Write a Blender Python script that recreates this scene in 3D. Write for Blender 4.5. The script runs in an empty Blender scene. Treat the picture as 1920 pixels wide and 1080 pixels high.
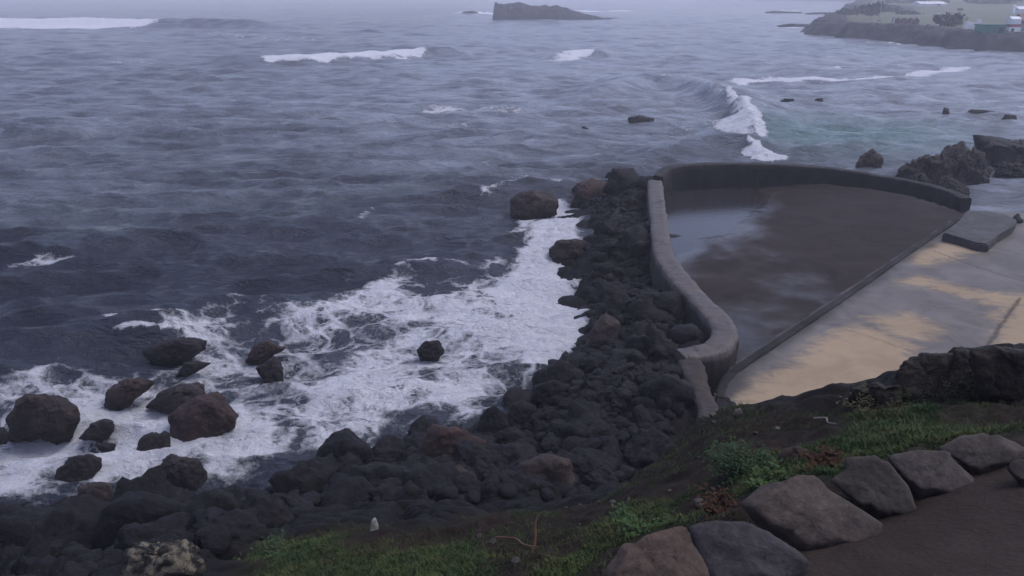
import bpy, bmesh, math
import numpy as np
from mathutils import Vector

# ------------------------------------------------------------------ camera, sky, sun, exposure
SC = bpy.context.scene
COL = SC.collection
EYE, FPX, TH = 9.0, 1450.0, math.atan(560 / 1450)
cam_d = bpy.data.cameras.new("camera"); cam = bpy.data.objects.new("camera", cam_d); COL.objects.link(cam)
cam.location = (0, 0, EYE); cam.rotation_euler = (math.pi / 2 - TH, 0, 0)
cam_d.sensor_width = 36; cam_d.lens = 36 * FPX / 1920
cam_d.clip_start = 0.05; cam_d.clip_end = 9000
SC.camera = cam

SUN_EL, SUN_ROT = math.radians(60), math.radians(80)
W = bpy.data.worlds.new("World"); SC.world = W; W.use_nodes = True
nt = W.node_tree; nt.nodes.clear()
sky = nt.nodes.new("ShaderNodeTexSky"); sky.sky_type = 'NISHITA'; sky.sun_disc = False
sky.sun_elevation = SUN_EL; sky.sun_rotation = SUN_ROT; sky.dust_density = 3.0; sky.ozone_density = 2.0
hsv = nt.nodes.new("ShaderNodeHueSaturation"); hsv.inputs["Hue"].default_value = 0.52
hsv.inputs["Saturation"].default_value = 0.78
bg = nt.nodes.new("ShaderNodeBackground"); bg.inputs["Strength"].default_value = 0.13
wo = nt.nodes.new("ShaderNodeOutputWorld")
tnt = nt.nodes.new("ShaderNodeMix"); tnt.data_type = 'RGBA'; tnt.blend_type = 'MULTIPLY'; tnt.inputs[0].default_value = 1.0
tnt.inputs[7].default_value = (0.915, 0.955, 1.08, 1)
nt.links.new(sky.outputs[0], hsv.inputs["Color"]); nt.links.new(hsv.outputs[0], tnt.inputs[6]); nt.links.new(tnt.outputs[2], bg.inputs["Color"])
nt.links.new(bg.outputs[0], wo.inputs["Surface"])

sun_d = bpy.data.lights.new("sun", 'SUN'); sun = bpy.data.objects.new("sun", sun_d); COL.objects.link(sun)
sun_d.energy = 0.5; sun_d.angle = math.radians(30); sun_d.color = (1.0, 0.96, 0.93)
# light comes from azimuth SUN_ROT (Nishita: rotation measured from +Y towards +X)
sv = Vector((math.sin(SUN_ROT) * math.cos(SUN_EL), math.cos(SUN_ROT) * math.cos(SUN_EL), math.sin(SUN_EL)))
sun.rotation_euler = sv.to_track_quat('Z', 'Y').to_euler()

vs = SC.view_settings; vs.view_transform = 'Standard'; vs.look = 'None'; vs.gamma = 1.0
vs.exposure = 0.58
SC.cycles.use_denoising = True
SC.cycles.max_bounces = 5; SC.cycles.volume_bounces = 3
HAZE_DENSITY = 0.0015

# ------------------------------------------------------------------ helpers
RNG = np.random.default_rng(7)

def ray(px, py):
    u = (px - 960) / FPX; v = (540 - py) / FPX
    return np.array([u, math.cos(TH) + v * math.sin(TH), -math.sin(TH) + v * math.cos(TH)])

def P(px, py, z=0.0):
    d = ray(px, py); t = (z - EYE) / d[2]
    return np.array([d[0] * t, d[1] * t, z])

def _h(ix, iy, iz, seed):
    n = (ix.astype(np.int64) * 374761393 + iy.astype(np.int64) * 668265263 + iz.astype(np.int64) * 2147483647 + seed * 974711) & 0xffffffff
    n = ((n ^ (n >> 13)) * 1274126177) & 0xffffffff
    n = ((n ^ (n >> 16)) * 2246822519) & 0xffffffff
    return ((n ^ (n >> 15)) & 0xffff) / 65535.0

def vnoise(x, y, z=None, seed=0):
    """value noise in 0..1"""
    x = np.asarray(x, float); y = np.asarray(y, float)
    z = np.zeros_like(x) if z is None else z
    ix, iy, iz = np.floor(x), np.floor(y), np.floor(z)
    fx, fy, fz = x - ix, y - iy, z - iz
    fx = fx * fx * fx * (fx * (fx * 6 - 15) + 10); fy = fy * fy * fy * (fy * (fy * 6 - 15) + 10); fz = fz * fz * (3 - 2 * fz)
    r = 0
    for a in (0, 1):
        for b in (0, 1):
            for c in (0, 1):
                w = (fx if a else 1 - fx) * (fy if b else 1 - fy) * (fz if c else 1 - fz)
                r = r + w * _h(ix + a, iy + b, iz + c, seed)
    return r

def fbm(x, y, z=None, seed=0, oct=4, gain=0.5):
    s = 0; a = 1; t = 0; f = 1
    for k in range(oct):
        s = s + a * vnoise(x * f + 17.3 * k, y * f - 9.1 * k, None if z is None else z * f + 3.7 * k, seed + k)
        t += a; a *= gain; f *= 2.03
    return s / t

def sstep(a, b, x):
    t = np.clip((x - a) / (b - a), 0, 1); return t * t * (3 - 2 * t)

def seg_dist(x, y, pts, closed=False):
    """distance to a polyline, index+t along it, signed side"""
    pts = np.asarray(pts, float)
    best = np.full(x.shape, 1e18); tt = np.zeros(x.shape); sg = np.zeros(x.shape)
    n = len(pts); m = n if closed else n - 1
    for i in range(m):
        a = pts[i]; b = pts[(i + 1) % n]; dx, dy = b[0] - a[0], b[1] - a[1]
        L = dx * dx + dy * dy + 1e-12
        t = np.clip(((x - a[0]) * dx + (y - a[1]) * dy) / L, 0, 1)
        ex = x - a[0] - t * dx; ey = y - a[1] - t * dy
        d = ex * ex + ey * ey
        k = d < best
        best = np.where(k, d, best); tt = np.where(k, (i + t) / m, tt)
        sg = np.where(k, np.sign(dx * (y - a[1]) - dy * (x - a[0])), sg)
    return np.sqrt(best), tt, sg

def inside(x, y, pts):
    pts = np.asarray(pts, float); n = len(pts); r = np.zeros(x.shape, bool)
    for i in range(n):
        x0, y0 = pts[i][:2]; x1, y1 = pts[(i + 1) % n][:2]
        if y0 == y1: continue
        c = ((y0 > y) != (y1 > y)) & (x < (x1 - x0) * (y - y0) / (y1 - y0) + x0)
        r ^= c
    return r

def sdf(x, y, pts):
    """positive inside"""
    d, _, _ = seg_dist(x, y, pts, True)
    return np.where(inside(x, y, pts), d, -d)

def tag(o, label=None, cat=None, group=None, kind=None):
    if label: o["label"] = label
    if cat: o["category"] = cat
    if group: o["group"] = group
    if kind: o["kind"] = kind
    return o

def mesh_np(name, co, faces, mat=None, smooth=True, attrs=None):
    """co (n,3), faces (m,k) array or list of arrays"""
    me = bpy.data.meshes.new(name)
    fl = faces if isinstance(faces, list) else [faces]
    fl = [np.asarray(f) for f in fl if len(f)]
    loops = np.concatenate([f.ravel() for f in fl]).astype(np.int32)
    tot = np.concatenate([np.full(len(f), f.shape[1]) for f in fl]).astype(np.int32)
    st = np.concatenate([[0], np.cumsum(tot)[:-1]]).astype(np.int32)
    me.vertices.add(len(co)); me.vertices.foreach_set("co", np.asarray(co, np.float32).ravel())
    me.loops.add(len(loops)); me.loops.foreach_set("vertex_index", loops)
    me.polygons.add(len(tot)); me.polygons.foreach_set("loop_start", st)
    try: me.polygons.foreach_set("loop_total", tot)
    except Exception: pass
    me.polygons.foreach_set("use_smooth", np.full(len(tot), smooth))
    for k, v in (attrs or {}).items():
        at = me.attributes.new(k, 'FLOAT', 'POINT'); at.data.foreach_set("value", np.asarray(v, np.float32))
    me.update(calc_edges=True); me.validate()
    if mat: me.materials.append(mat)
    return me

def obj(name, me, parent=None, loc=(0, 0, 0)):
    o = bpy.data.objects.new(name, me); COL.objects.link(o); o.location = loc
    if parent: o.parent = parent
    return o

def empty(name, loc):
    o = bpy.data.objects.new(name, None); COL.objects.link(o); o.location = loc; o.empty_display_size = 0.2
    return o

def grid_faces(nr, nc):
    i = np.arange(nr - 1)[:, None] * nc + np.arange(nc - 1)[None]
    return np.stack([i, i + 1, i + nc + 1, i + nc], -1).reshape(-1, 4)

def box_bm(bm, c, s, rz=0, taper=1.0):
    """box centred at c with full sizes s"""
    vs_ = []
    for dz in (-.5, .5):
        k = taper if dz > 0 else 1
        for dx, dy in ((-.5, -.5), (.5, -.5), (.5, .5), (-.5, .5)):
            x, y = dx * s[0] * k, dy * s[1] * k
            vs_.append(bm.verts.new((c[0] + x * math.cos(rz) - y * math.sin(rz), c[1] + x * math.sin(rz) + y * math.cos(rz), c[2] + dz * s[2])))
    a = vs_
    for f in ((3, 2, 1, 0), (4, 5, 6, 7), (0, 1, 5, 4), (1, 2, 6, 5), (2, 3, 7, 6), (3, 0, 4, 7)):
        bm.faces.new([a[i] for i in f])

def bm_obj(name, bm, mat, parent=None, loc=(0, 0, 0), bevel=0.0):
    if bevel:
        bmesh.ops.bevel(bm, geom=list(bm.edges), offset=bevel, segments=2, affect='EDGES')
    bmesh.ops.recalc_face_normals(bm, faces=list(bm.faces))
    me = bpy.data.meshes.new(name); bm.to_mesh(me); bm.free(); me.materials.append(mat)
    return obj(name, me, parent, loc)

# ------------------------------------------------------------------ materials
def M(name):
    m = bpy.data.materials.new(name); m.use_nodes = True; n = m.node_tree
    b = n.nodes["Principled BSDF"]
    return m, n, b

class N:
    """small node helper"""
    def __init__(s, nt): s.t = nt
    def new(s, typ, **kw):
        n = s.t.nodes.new("ShaderNode" + typ)
        for k, v in kw.items(): setattr(n, k, v)
        return n
    def set(s, sock, v):
        if hasattr(v, "is_linked") or hasattr(v, "links"): s.t.links.new(v, sock)
        else: sock.default_value = v
    def noise(s, scale, detail=4, rough=0.5, dist=0.0, vec=None, lac=2.0):
        n = s.new("TexNoise"); n.inputs["Scale"].default_value = scale; n.inputs["Detail"].default_value = detail
        n.inputs["Roughness"].default_value = rough; n.inputs["Distortion"].default_value = dist
        n.inputs["Lacunarity"].default_value = lac
        if vec is not None: s.t.links.new(vec, n.inputs["Vector"])
        return n.outputs[0]
    def vor(s, scale, feature='F1', vec=None, rnd=1.0):
        n = s.new("TexVoronoi", feature=feature); n.inputs["Scale"].default_value = scale; n.inputs["Randomness"].default_value = rnd
        if vec is not None: s.t.links.new(vec, n.inputs["Vector"])
        return n.outputs[0]
    def math(s, op, a, b=0.0, clamp=False):
        n = s.new("Math", operation=op, use_clamp=clamp); s.set(n.inputs[0], a); s.set(n.inputs[1], b); return n.outputs[0]
    def ramp(s, v, a, b, lo=0.0, hi=1.0):
        n = s.new("MapRange", interpolation_type='SMOOTHSTEP'); s.set(n.inputs["Value"], v)
        for k, x in (("From Min", a), ("From Max", b), ("To Min", lo), ("To Max", hi)): s.set(n.inputs[k], x)
        return n.outputs[0]
    def mix(s, f, a, b, mode='MIX'):
        n = s.new("Mix", data_type='RGBA', blend_type=mode); s.set(n.inputs[0], f)
        for sock, v in ((n.inputs[6], a), (n.inputs[7], b)):
            s.set(sock, v if not isinstance(v, tuple) else (*v[:3], 1.0))
        return n.outputs[2]
    def fmix(s, f, a, b):
        n = s.new("Mix", data_type='FLOAT'); s.set(n.inputs[0], f); s.set(n.inputs[2], a); s.set(n.inputs[3], b); return n.outputs[0]
    def attr(s, name):
        n = s.new("Attribute"); n.attribute_name = name; return n.outputs["Fac"]
    def pos(s, sx=1, sy=1, sz=1, rz=0.0):
        g = s.new("NewGeometry"); m = s.new("Mapping"); m.inputs["Scale"].default_value = (sx, sy, sz)
        m.inputs["Rotation"].default_value = (0, 0, rz)
        s.t.links.new(g.outputs["Position"], m.inputs["Vector"]); return m.outputs[0]
    def objco(s):
        return s.new("TexCoord").outputs["Object"]
    def bump(s, h, strength=0.5, dist=0.05, normal=None):
        n = s.new("Bump"); n.inputs["Strength"].default_value = strength; n.inputs["Distance"].default_value = dist
        s.set(n.inputs["Height"], h)
        if normal is not None: s.t.links.new(normal, n.inputs["Normal"])
        return n.outputs[0]

def mat_rock(name, dark, light, spot=None, rough=(0.45, 0.8), scale=1.0, bumpd=0.05, spot_thr=0.62, wetz=None):
    m, n, b = M(name); k = N(n)
    v = k.pos()
    f = k.noise(2.2 * scale, 7, 0.6, 0.3, v)
    g = k.noise(11 * scale, 6, 0.65, 0.0, v)
    c = k.mix(k.ramp(f, 0.35, 0.68), dark, light)
    c = k.mix(k.ramp(g, 0.45, 0.75, 0, 0.6), c, tuple(x * 1.7 for x in light))
    c = k.mix(k.ramp(g, 0.42, 0.3, 0, 0.7), c, tuple(x * 0.35 for x in dark))
    if spot:
        up = k.new("NewGeometry"); sep = k.new("SeparateXYZ"); n.links.new(up.outputs["Normal"], sep.inputs[0])
        s_ = k.ramp(k.noise(4.5 * scale, 6, 0.7, 0.6, v), spot_thr, spot_thr + 0.12)
        s_ = k.math('MULTIPLY', s_, k.ramp(sep.outputs[2], 0.0, 0.6))
        c = k.mix(s_, c, spot)
    if wetz is not None:
        sp = k.new("SeparateXYZ"); n.links.new(v, sp.inputs[0])
        c = k.mix(k.ramp(k.math('ADD', sp.outputs[2], k.math('MULTIPLY', f, .3)), wetz + .3, wetz + .05, 0, .75), c, tuple(x * .35 for x in dark))
    oi = k.new("ObjectInfo")
    c = k.mix(1.0, c, oi.outputs["Color"], 'MULTIPLY')
    n.links.new(c, b.inputs["Base Color"])
    n.links.new(k.ramp(g, 0.3, 0.7, rough[0], rough[1]), b.inputs["Roughness"])
    h = k.math('ADD', k.math('MULTIPLY', f, 1.0), k.math('MULTIPLY', k.noise(26 * scale, 5, 0.7, 0, v), 0.35))
    h = k.math('ADD', h, k.math('MULTIPLY', k.vor(9 * scale, vec=v), 0.35))
    n.links.new(k.bump(h, 0.85, bumpd), b.inputs["Normal"])
    b.inputs["Specular IOR Level"].default_value = 0.2
    return m

ROCK = mat_rock("basalt", (0.0028, 0.0028, 0.0034), (0.0082, 0.0078, 0.0085), rough=(.55, .85), bumpd=.10)
ROCKSEA = mat_rock("sea_rock", (0.013, 0.0105, 0.0105), (0.040, 0.030, 0.029), rough=(0.5, 0.8), bumpd=.11, wetz=.12)
ROCKMOSS = mat_rock("mossy_rock", (0.0065, 0.0052, 0.0045), (0.018, 0.014, 0.011), spot=(0.022, 0.034, 0.010), scale=1.3, spot_thr=0.54, bumpd=.06)
ROCKPALE = mat_rock("crusted_rock", (0.014, 0.013, 0.012), (0.035, 0.031, 0.028), spot=(0.175, 0.148, 0.102), scale=1.6, spot_thr=0.46)
ROCKEDGE = mat_rock("edging_stone", (0.038, 0.032, 0.028), (0.074, 0.062, 0.055), rough=(0.6, 0.9), scale=3.2, bumpd=0.012)
ROCKFAR = mat_rock("far_rock", (0.010, 0.010, 0.011), (0.028, 0.025, 0.025), scale=0.25, bumpd=0.3)

def mat_concrete(name, a, c2, wet=0.55, scale=1.0, stain=(0.05, 0.045, 0.045), tide=None):
    m, n, b = M(name); k = N(n); v = k.pos()
    f = k.noise(1.3 * scale, 8, 0.62, 0.4, v); g = k.noise(14 * scale, 5, 0.6, 0, v)
    c = k.mix(k.ramp(f, 0.35, 0.66), a, c2)
    c = k.mix(k.ramp(k.noise(0.6 * scale, 6, 0.7, 1.0, v), 0.52, 0.7, 0, 0.75), c, stain)
    c = k.mix(k.ramp(g, 0.5, 0.8, 0, 0.55), c, tuple(x * 1.7 for x in c2))
    c = k.mix(k.ramp(k.noise(3.3 * scale, 9, .75, .3, v), .56, .66, 0, .6), c, tuple(x * .6 for x in stain))
    c = k.mix(k.ramp(k.vor(1.1, 'DISTANCE_TO_EDGE', v), .018, .0, 0, .7), c, tuple(x * .4 for x in stain))
    if tide:
        sp = k.new("SeparateXYZ"); n.links.new(v, sp.inputs[0])
        zz = k.math('ADD', sp.outputs[2], k.math('MULTIPLY', k.math('SUBTRACT', k.noise(2.2, 6, .7, .2, k.pos(1, 1, .3)), .5), .35))
        c = k.mix(k.ramp(zz, tide, tide - .12, 0, .85), c, tuple(x * .55 for x in stain))
    n.links.new(c, b.inputs["Base Color"])
    n.links.new(k.ramp(f, 0.3, 0.7, wet - 0.12, wet + 0.25), b.inputs["Roughness"])
    n.links.new(k.bump(k.math('ADD', k.math('MULTIPLY', g, 0.4), f), 0.6, 0.03), b.inputs["Normal"])
    b.inputs["Specular IOR Level"].default_value = 0.35
    return m

CONC = mat_concrete("old_concrete", (0.058, 0.048, 0.044), (0.105, 0.086, 0.078), stain=(.024,.0195,.018), tide=1.40)
CONCDARK = mat_concrete("wet_concrete", (0.0115, 0.0092, 0.0082), (0.023, 0.0185, 0.0160), wet=0.75, stain=(.009,.008,.0078), tide=1.30)
CONCBROWN = mat_concrete("brown_concrete", (0.028, 0.020, 0.016), (0.043, 0.031, 0.025), wet=0.7, stain=(.022,.018,.017))
CONCBLOCK = mat_concrete("block_concrete", (0.034, 0.031, 0.031), (0.056, 0.051, 0.050), wet=0.65, stain=(.022,.02,.02))

def mat_plain(name, col, rough=0.7, var=0.25, scale=3.0):
    m, n, b = M(name); k = N(n)
    f = k.noise(scale, 5, 0.6, 0.2, k.pos())
    c = k.mix(k.ramp(f, 0.3, 0.7), tuple(x * (1 - var) for x in col), tuple(min(1, x * (1 + var)) for x in col))
    n.links.new(c, b.inputs["Base Color"]); b.inputs["Roughness"].default_value = rough
    return m

# ------------------------------------------------------------------ land heights (thin-plate surface through known levels)
SHORE = [(-160, 990), (0, 990), (150, 965), (450, 935), (600, 872), (780, 828), (900, 803), (1000, 722), (1080, 640), (1098, 560), (1090, 460), (1100, 390), (1080, 342), (1160, 317), (1222, 322)]
CP = []
def cp(px, py, z): q = P(px, py, z); CP.append((q[0], q[1], z))
for w in [(-10, -5, 7.0), (0, -5, 7), (10, -5, 7.1), (0, 0, 7), (5, 0, 7.05), (10, 0, 7.1), (-6, 0, 6.4), (-12, 0, 5.4),
          (9, 4.5, 6.7), (10, 7, 6.0), (15, 6, 6.3), (15, 11, 4), (18, 15, 1.2), (24, 16, 1.2), (26, 24, 0.9),
          (2.5, 8.4, 2.9), (4.2, 8.8, 3.0), (6.2, 9.2, 3.0), (9, 9.8, 3.2), (3.4, 10.6, 1.2), (5.5, 11, 1.1), (8, 11.6, 1.1), (12, 13.5, 1.1),
          (-8, 3.5, 4.6), (-14, 6, 2.2), (-13, 9.5, 0.5), (-16, 12.5, -0.6), (-22, 13, -1), (-20, 6, 1.0),
          (9, 22, -.2), (7, 18.5, -.1), (10, 30, -.3), (14, 28, -.2), (8, 26, -.3), (13, 24, .1), (7.5, 31, -.3),
          (8, 14, .75), (12, 18, .75), (16, 23, .75), (20, 27, .7), (22, 20, .8), (15, 15, .85), (6, 14.5, .7),
          (8, 38.8, -1), (12, 39, -1), (17, 37, -1), (21, 35, -.9), (26, 34, -1), (25, 42, -1), (0, 45, -1), (6, 45, -1), (14, 46, -1.2),
          (-8, 30, -1.4), (-8, 40, -1.4), (-20, 25, -1.5), (-20, 44, -1.5), (-4, 23, -1.2), (-12, 17, -1.0), (22.5, 31.5, -.8)]:
    CP.append(w)
for a in [(1700, 1000, 7), (1300, 1080, 6.95), (1920, 840, 7), (1500, 1079, 7), (1450, 880, 6.3), (1700, 800, 6.2), (1890, 780, 6.3), (1560, 850, 6.4),
          (1310, 775, 4.9), (1400, 758, 5.2), (1450, 748, 5.3), (1500, 734, 5.4), (1550, 724, 5.5), (1590, 730, 5.45), (1690, 722, 5.45), (1710, 690, 5.75), (1800, 667, 5.95), (1920, 658, 6.0), (1800, 740, 5.9),
          (1250, 850, 4.4), (1200, 960, 5.6), (1100, 950, 4.3), (1180, 915, 4.3), (900, 970, 4.2), (700, 1000, 4.5), (480, 1022, 4.1), (700, 1060, 5.4), (900, 1060, 5.8), (1100, 1060, 6.2),
          (560, 1078, 4.9), (1330, 900, 5.7), (1350, 820, 5.4),
          (700, 945, 2.1), (700, 900, .9), (400, 1000, 2.1), (300, 1045, 2.6), (100, 1040, 1.6), (100, 990, .5), (-60, 1060, 1.4), (250, 985, 1.0), (500, 960, 1.2), (560, 930, .8),
          (1100, 900, 1.3), (900, 900, 1.2), (1200, 800, 1.2), (1000, 850, .9), (1100, 790, 1.1), (1200, 730, 1.2), (1270, 760, 1.3), (1250, 690, 1.2), (1150, 650, .7), (1180, 570, .9),
          (1230, 560, 1.0), (1300, 620, 1.0), (1150, 450, .8), (1195, 420, 1.1), (1150, 370, .8), (1195, 345, 1.0), (880, 850, .6), (1040, 760, .6),
          (1880, 372, -.5), (1920, 388, -.3)]:
    cp(*a)
for s in SHORE: cp(s[0], s[1], -0.12)
CP = np.array(CP, float)
def _phi(r2): return np.where(r2 > 1e-9, 0.5 * r2 * np.log(np.maximum(r2, 1e-9)), 0)
_n = len(CP); _A = np.zeros((_n + 3, _n + 3))
_A[:_n, :_n] = _phi((CP[:, None, 0] - CP[None, :, 0]) ** 2 + (CP[:, None, 1] - CP[None, :, 1]) ** 2) + np.eye(_n) * 0.05
_A[:_n, _n] = 1; _A[:_n, _n + 1:] = CP[:, :2]; _A[_n:, :_n] = _A[:_n, _n:].T
_w = np.linalg.solve(_A, np.concatenate([CP[:, 2], [0, 0, 0]]))
def tps(x, y):
    x = np.asarray(x, float); y = np.asarray(y, float)
    r = _w[_n] + _w[_n + 1] * x + _w[_n + 2] * y
    for i in range(_n):
        r = r + _w[i] * _phi((x - CP[i, 0]) ** 2 + (y - CP[i, 1]) ** 2)
    return np.clip(r, -2.5, 7.4)

def hit(px, py, off=0.0):
    """first point of the land (or the sea at 0) met by the line of sight"""
    d = ray(px, py); t = np.linspace(1.5, 90, 6000)
    x, y, z = d[0] * t, d[1] * t, EYE + d[2] * t
    g = np.maximum(tps(x, y), 0) + off
    i = int(np.argmax(z <= g))
    return np.array([x[i], y[i], g[i]])
def hits(pts): return [tuple(hit(a, b)[:2]) for a, b in pts]

SOIL = hits([(425, 1085), (480, 1015), (600, 1000), (700, 988), (800, 985), (950, 962), (1100, 945), (1180, 905), (1245, 845), (1285, 800), (1310, 782), (1400, 770), (1550, 745), (1690, 735), (1705, 705), (1800, 680), (1920, 670)]) + [(10, 7), (16, 5), (16, -6), (-9, -6), (-6, 1.5)]
PATH = hits([(1140, 1085), (1300, 1050), (1400, 1010), (1560, 1000), (1660, 960), (1760, 900), (1860, 862), (1920, 850)]) + [(4.6, 3.6), (9, 2.4), (16, 1), (16, -6), (-9, -6), (-2, 1.2)]
GRASS = [hits(g) for g in ([(1425, 905), (1470, 872), (1540, 845), (1600, 815), (1660, 790), (1670, 850), (1600, 885), (1540, 905)], [(1590, 815), (1620, 785), (1700, 776), (1800, 786), (1900, 790), (1930, 820), (1850, 828), (1770, 842), (1660, 860), (1600, 880), (1540, 900), (1470, 895), (1400, 905), (1420, 870), (1520, 845)],
                           [(1090, 1000), (1130, 965), (1190, 940), (1260, 935), (1285, 955), (1260, 990), (1180, 1015), (1110, 1030)],
                           [(455, 1079), (500, 1020), (600, 1008), (640, 1012), (690, 1035), (760, 1030), (830, 1022), (900, 1030), (940, 1050), (900, 1079), (800, 1100), (600, 1110)],
                           [(1745, 745), (1800, 738), (1870, 760), (1880, 785), (1800, 775)],
                           [(1015, 1079), (1040, 1055), (1085, 1050), (1110, 1075), (1070, 1100)],
                           [(1840, 705), (1870, 690), (1890, 705), (1880, 725), (1845, 722)])]
def poolzone(x, y):
    return np.maximum(sdf(x, y, POOLXY), sdf(x, y, SLABXY))
WZ = 1.5   # top of the pool wall
POOLXY = [tuple(P(a, b, WZ)[:2]) for a, b in [(1238, 325), (1300, 306), (1400, 305), (1550, 314), (1700, 337), (1795, 365)]] + [(18.2, 28.4), (17.0, 28.6)] + [tuple(P(a, b, 1.0)[:2]) for a, b in [(1380, 695), (1345, 755)]] + [(3.9, 13.2)] + [tuple(P(a, b, WZ)[:2]) for a, b in [(1290, 668), (1340, 650), (1365, 625), (1352, 600), (1312, 560), (1278, 520), (1245, 470), (1235, 400)]]
SLABXY = [tuple(P(a, b, 1.0)[:2]) for a, b in [(1345, 775), (1345, 750), (1380, 690), (1790, 415)]] + [(18.5, 28.8), (21.5, 28.2), (26, 26.5), (27, 17), (16, 13), (9, 11.8), (5, 11.5), (4.0, 12.4)]

def zones(x, y):
    soil = sstep(-0.35, 0.35, sdf(x, y, SOIL) + 0.7 * (fbm(x * 1.7, y * 1.7, seed=31) - 0.5))
    path = sstep(-0.15, 0.15, sdf(x, y, PATH) + 0.25 * (fbm(x * 3, y * 3, seed=32) - 0.5))
    grass = np.zeros(x.shape)
    for g in GRASS:
        grass = np.maximum(grass, sstep(-0.18, 0.22, sdf(x, y, g) + 0.6 * (fbm(x * 3, y * 3, seed=33, oct=5) - 0.5)))
    return soil, path, grass * soil

def land(x, y, zo=None):
    soil, path, grass = zones(x, y) if zo is None else zo
    z = tps(x, y)
    pz = sstep(0.6, -0.4, poolzone(x, y))
    # heaped lava: rounded lumps of several sizes
    w = np.zeros(x.shape)
    wx = x + 0.35 * (fbm(x * 1.3, y * 1.3, seed=3) - 0.5); wy = y + 0.35 * (fbm(x * 1.3, y * 1.3, seed=4) - 0.5)
    l1 = 1 - np.abs(2 * vnoise(wx * 1.15, wy * 1.15, seed=5) - 1); l2 = 1 - np.abs(2 * vnoise(wx * 2.6, wy * 2.6, seed=6) - 1)
    lump = 0.34 * (fbm(x * 0.9, y * 0.9, seed=7) - 0.5) - 0.22 * l1 ** 3 + 0.1 - 0.1 * l2 ** 3 + 0.10 * (fbm(x * 5, y * 5, seed=8) - 0.5)
    z = z + (1 - soil) * pz * lump
    rough = 0.20 * (fbm(x * 1.6, y * 1.6, seed=9) - 0.5) + 0.10 * (fbm(x * 6, y * 6, seed=10) - 0.5) + 0.035 * (fbm(x * 22, y * 22, seed=12) - 0.5)
    z = z + soil * (1 - path) * rough * 1.2
    z = np.where(sdf(x, y, POOLXY) > .05, np.minimum(z, .05), z)
    z = z + path * (0.05 * (fbm(x * 2, y * 2, seed=11) - 0.5) + 0.012 * (fbm(x * 20, y * 20, seed=13) - 0.5))
    return z

# ------------------------------------------------------------------ ground mesh
def axis(segs):
    out = []
    for a, b, d in segs: out.append(np.arange(a, b, d))
    return np.concatenate(out + [[segs[-1][1]]])
gx = axis([(-24, -10, .25), (-10, -5, .09), (-5, 6.5, .045), (6.5, 12, .09), (12, 28, .22)])
gy = axis([(-6, 1.2, .2), (1.2, 9, .035), (9, 17, .07), (17, 30, .12), (30, 47, .2)])
X, Y = np.meshgrid(gx, gy)
zo = zones(X, Y); Z = land(X, Y, zo)
m, n, b = M("ground"); k = N(n); v = k.pos()
so, pa, gr = k.attr("soil"), k.attr("path"), k.attr("grass")
f = k.noise(3, 8, 0.65, 0.4, v); g = k.noise(17, 6, 0.7, 0.2, v); hh = k.noise(60, 4, 0.6, 0, v)
rock = k.mix(k.ramp(f, .35, .68), (0.0024, 0.0022, 0.0023), (0.0068, 0.006, 0.0058))
rock = k.mix(k.ramp(g, .5, .75, 0, .6), rock, (0.011, 0.010, 0.0095))
soilc = k.mix(k.ramp(f, .35, .65), (0.0095, 0.0062, 0.0045), (0.021, 0.0135, 0.0095))
soilc = k.mix(k.ramp(g, .52, .7, 0, .7), soilc, (0.036, 0.024, 0.020))
soilc = k.mix(k.ramp(k.noise(1.4, 6, .7, .8, v), .5, .68, 0, .7), soilc, (0.017, 0.019, 0.011))
soilc = k.mix(k.ramp(k.vor(24, vec=v), .16, .08, 0, .55), soilc, (0.06, 0.05, 0.042))
pathc = k.mix(k.ramp(f, .3, .7), (0.029, 0.0215, 0.0175), (0.043, 0.032, 0.0265))
pathc = k.mix(k.ramp(hh, .55, .75, 0, .6), pathc, (0.064, 0.055, 0.052))
pathc = k.mix(k.ramp(k.vor(13, vec=v), .12, .05, 0, .6), pathc, (0.018, 0.015, 0.015))
turf = k.mix(k.ramp(g, .35, .65), (0.022, 0.032, 0.010), (0.036, 0.048, 0.015))
c = k.mix(so, rock, soilc); c = k.mix(k.math('MULTIPLY', gr, .8), c, turf); c = k.mix(pa, c, pathc)
n.links.new(c, b.inputs["Base Color"])
n.links.new(k.fmix(so, k.ramp(g, .3, .7, .55, .85), 0.95), b.inputs["Roughness"])
hgt = k.math('ADD', f, k.math('MULTIPLY', g, .6)); hgt = k.math('ADD', hgt, k.math('MULTIPLY', hh, .25))
n.links.new(k.bump(hgt, .9, .03), b.inputs["Normal"]); b.inputs["Specular IOR Level"].default_value = 0.14
GROUND = m
o = obj("ground", mesh_np("ground", np.stack([X, Y, Z], -1).reshape(-1, 3), grid_faces(len(gy), len(gx)), m,
        attrs={"soil": zo[0].ravel(), "path": zo[1].ravel(), "grass": zo[2].ravel()}))
tag(o, "dark coastal bank of brown soil and black lava running down to the sea", "ground", kind="structure")

# ------------------------------------------------------------------ sea
NA = 960
ang = np.linspace(math.radians(-60), math.radians(60), NA)
rad = np.concatenate([6.0 * np.exp(np.arange(0, math.log(90 / 6.0), .0045)), 90 * np.exp(np.arange(.005, math.log(420 / 90), .0055)), 420 * np.exp(np.arange(.01, math.log(3200 / 420), .02))]); NR = len(rad)
A, R = np.meshgrid(ang, rad); X = R * np.sin(A); Y = R * np.cos(A)
dr = R * np.where(R < 90, .0045, np.where(R < 420, .0055, .02))
def P2(pts): return [tuple(P(a, b)[:2]) for a, b in pts]
FOAMPOLY = P2([(-150, 735), (0, 705), (60, 685), (110, 676), (180, 690), (225, 715), (300, 690), (340, 650), (300, 640), (330, 625), (420, 610), (470, 575), (540, 552), (620, 545), (690, 520), (780, 505), (880, 500), (960, 490), (985, 440), (1000, 400), (1040, 365), (1110, 390), (1108, 640), (910, 815), (780, 840), (600, 890), (450, 945), (150, 975), (-150, 1000)])
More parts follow.
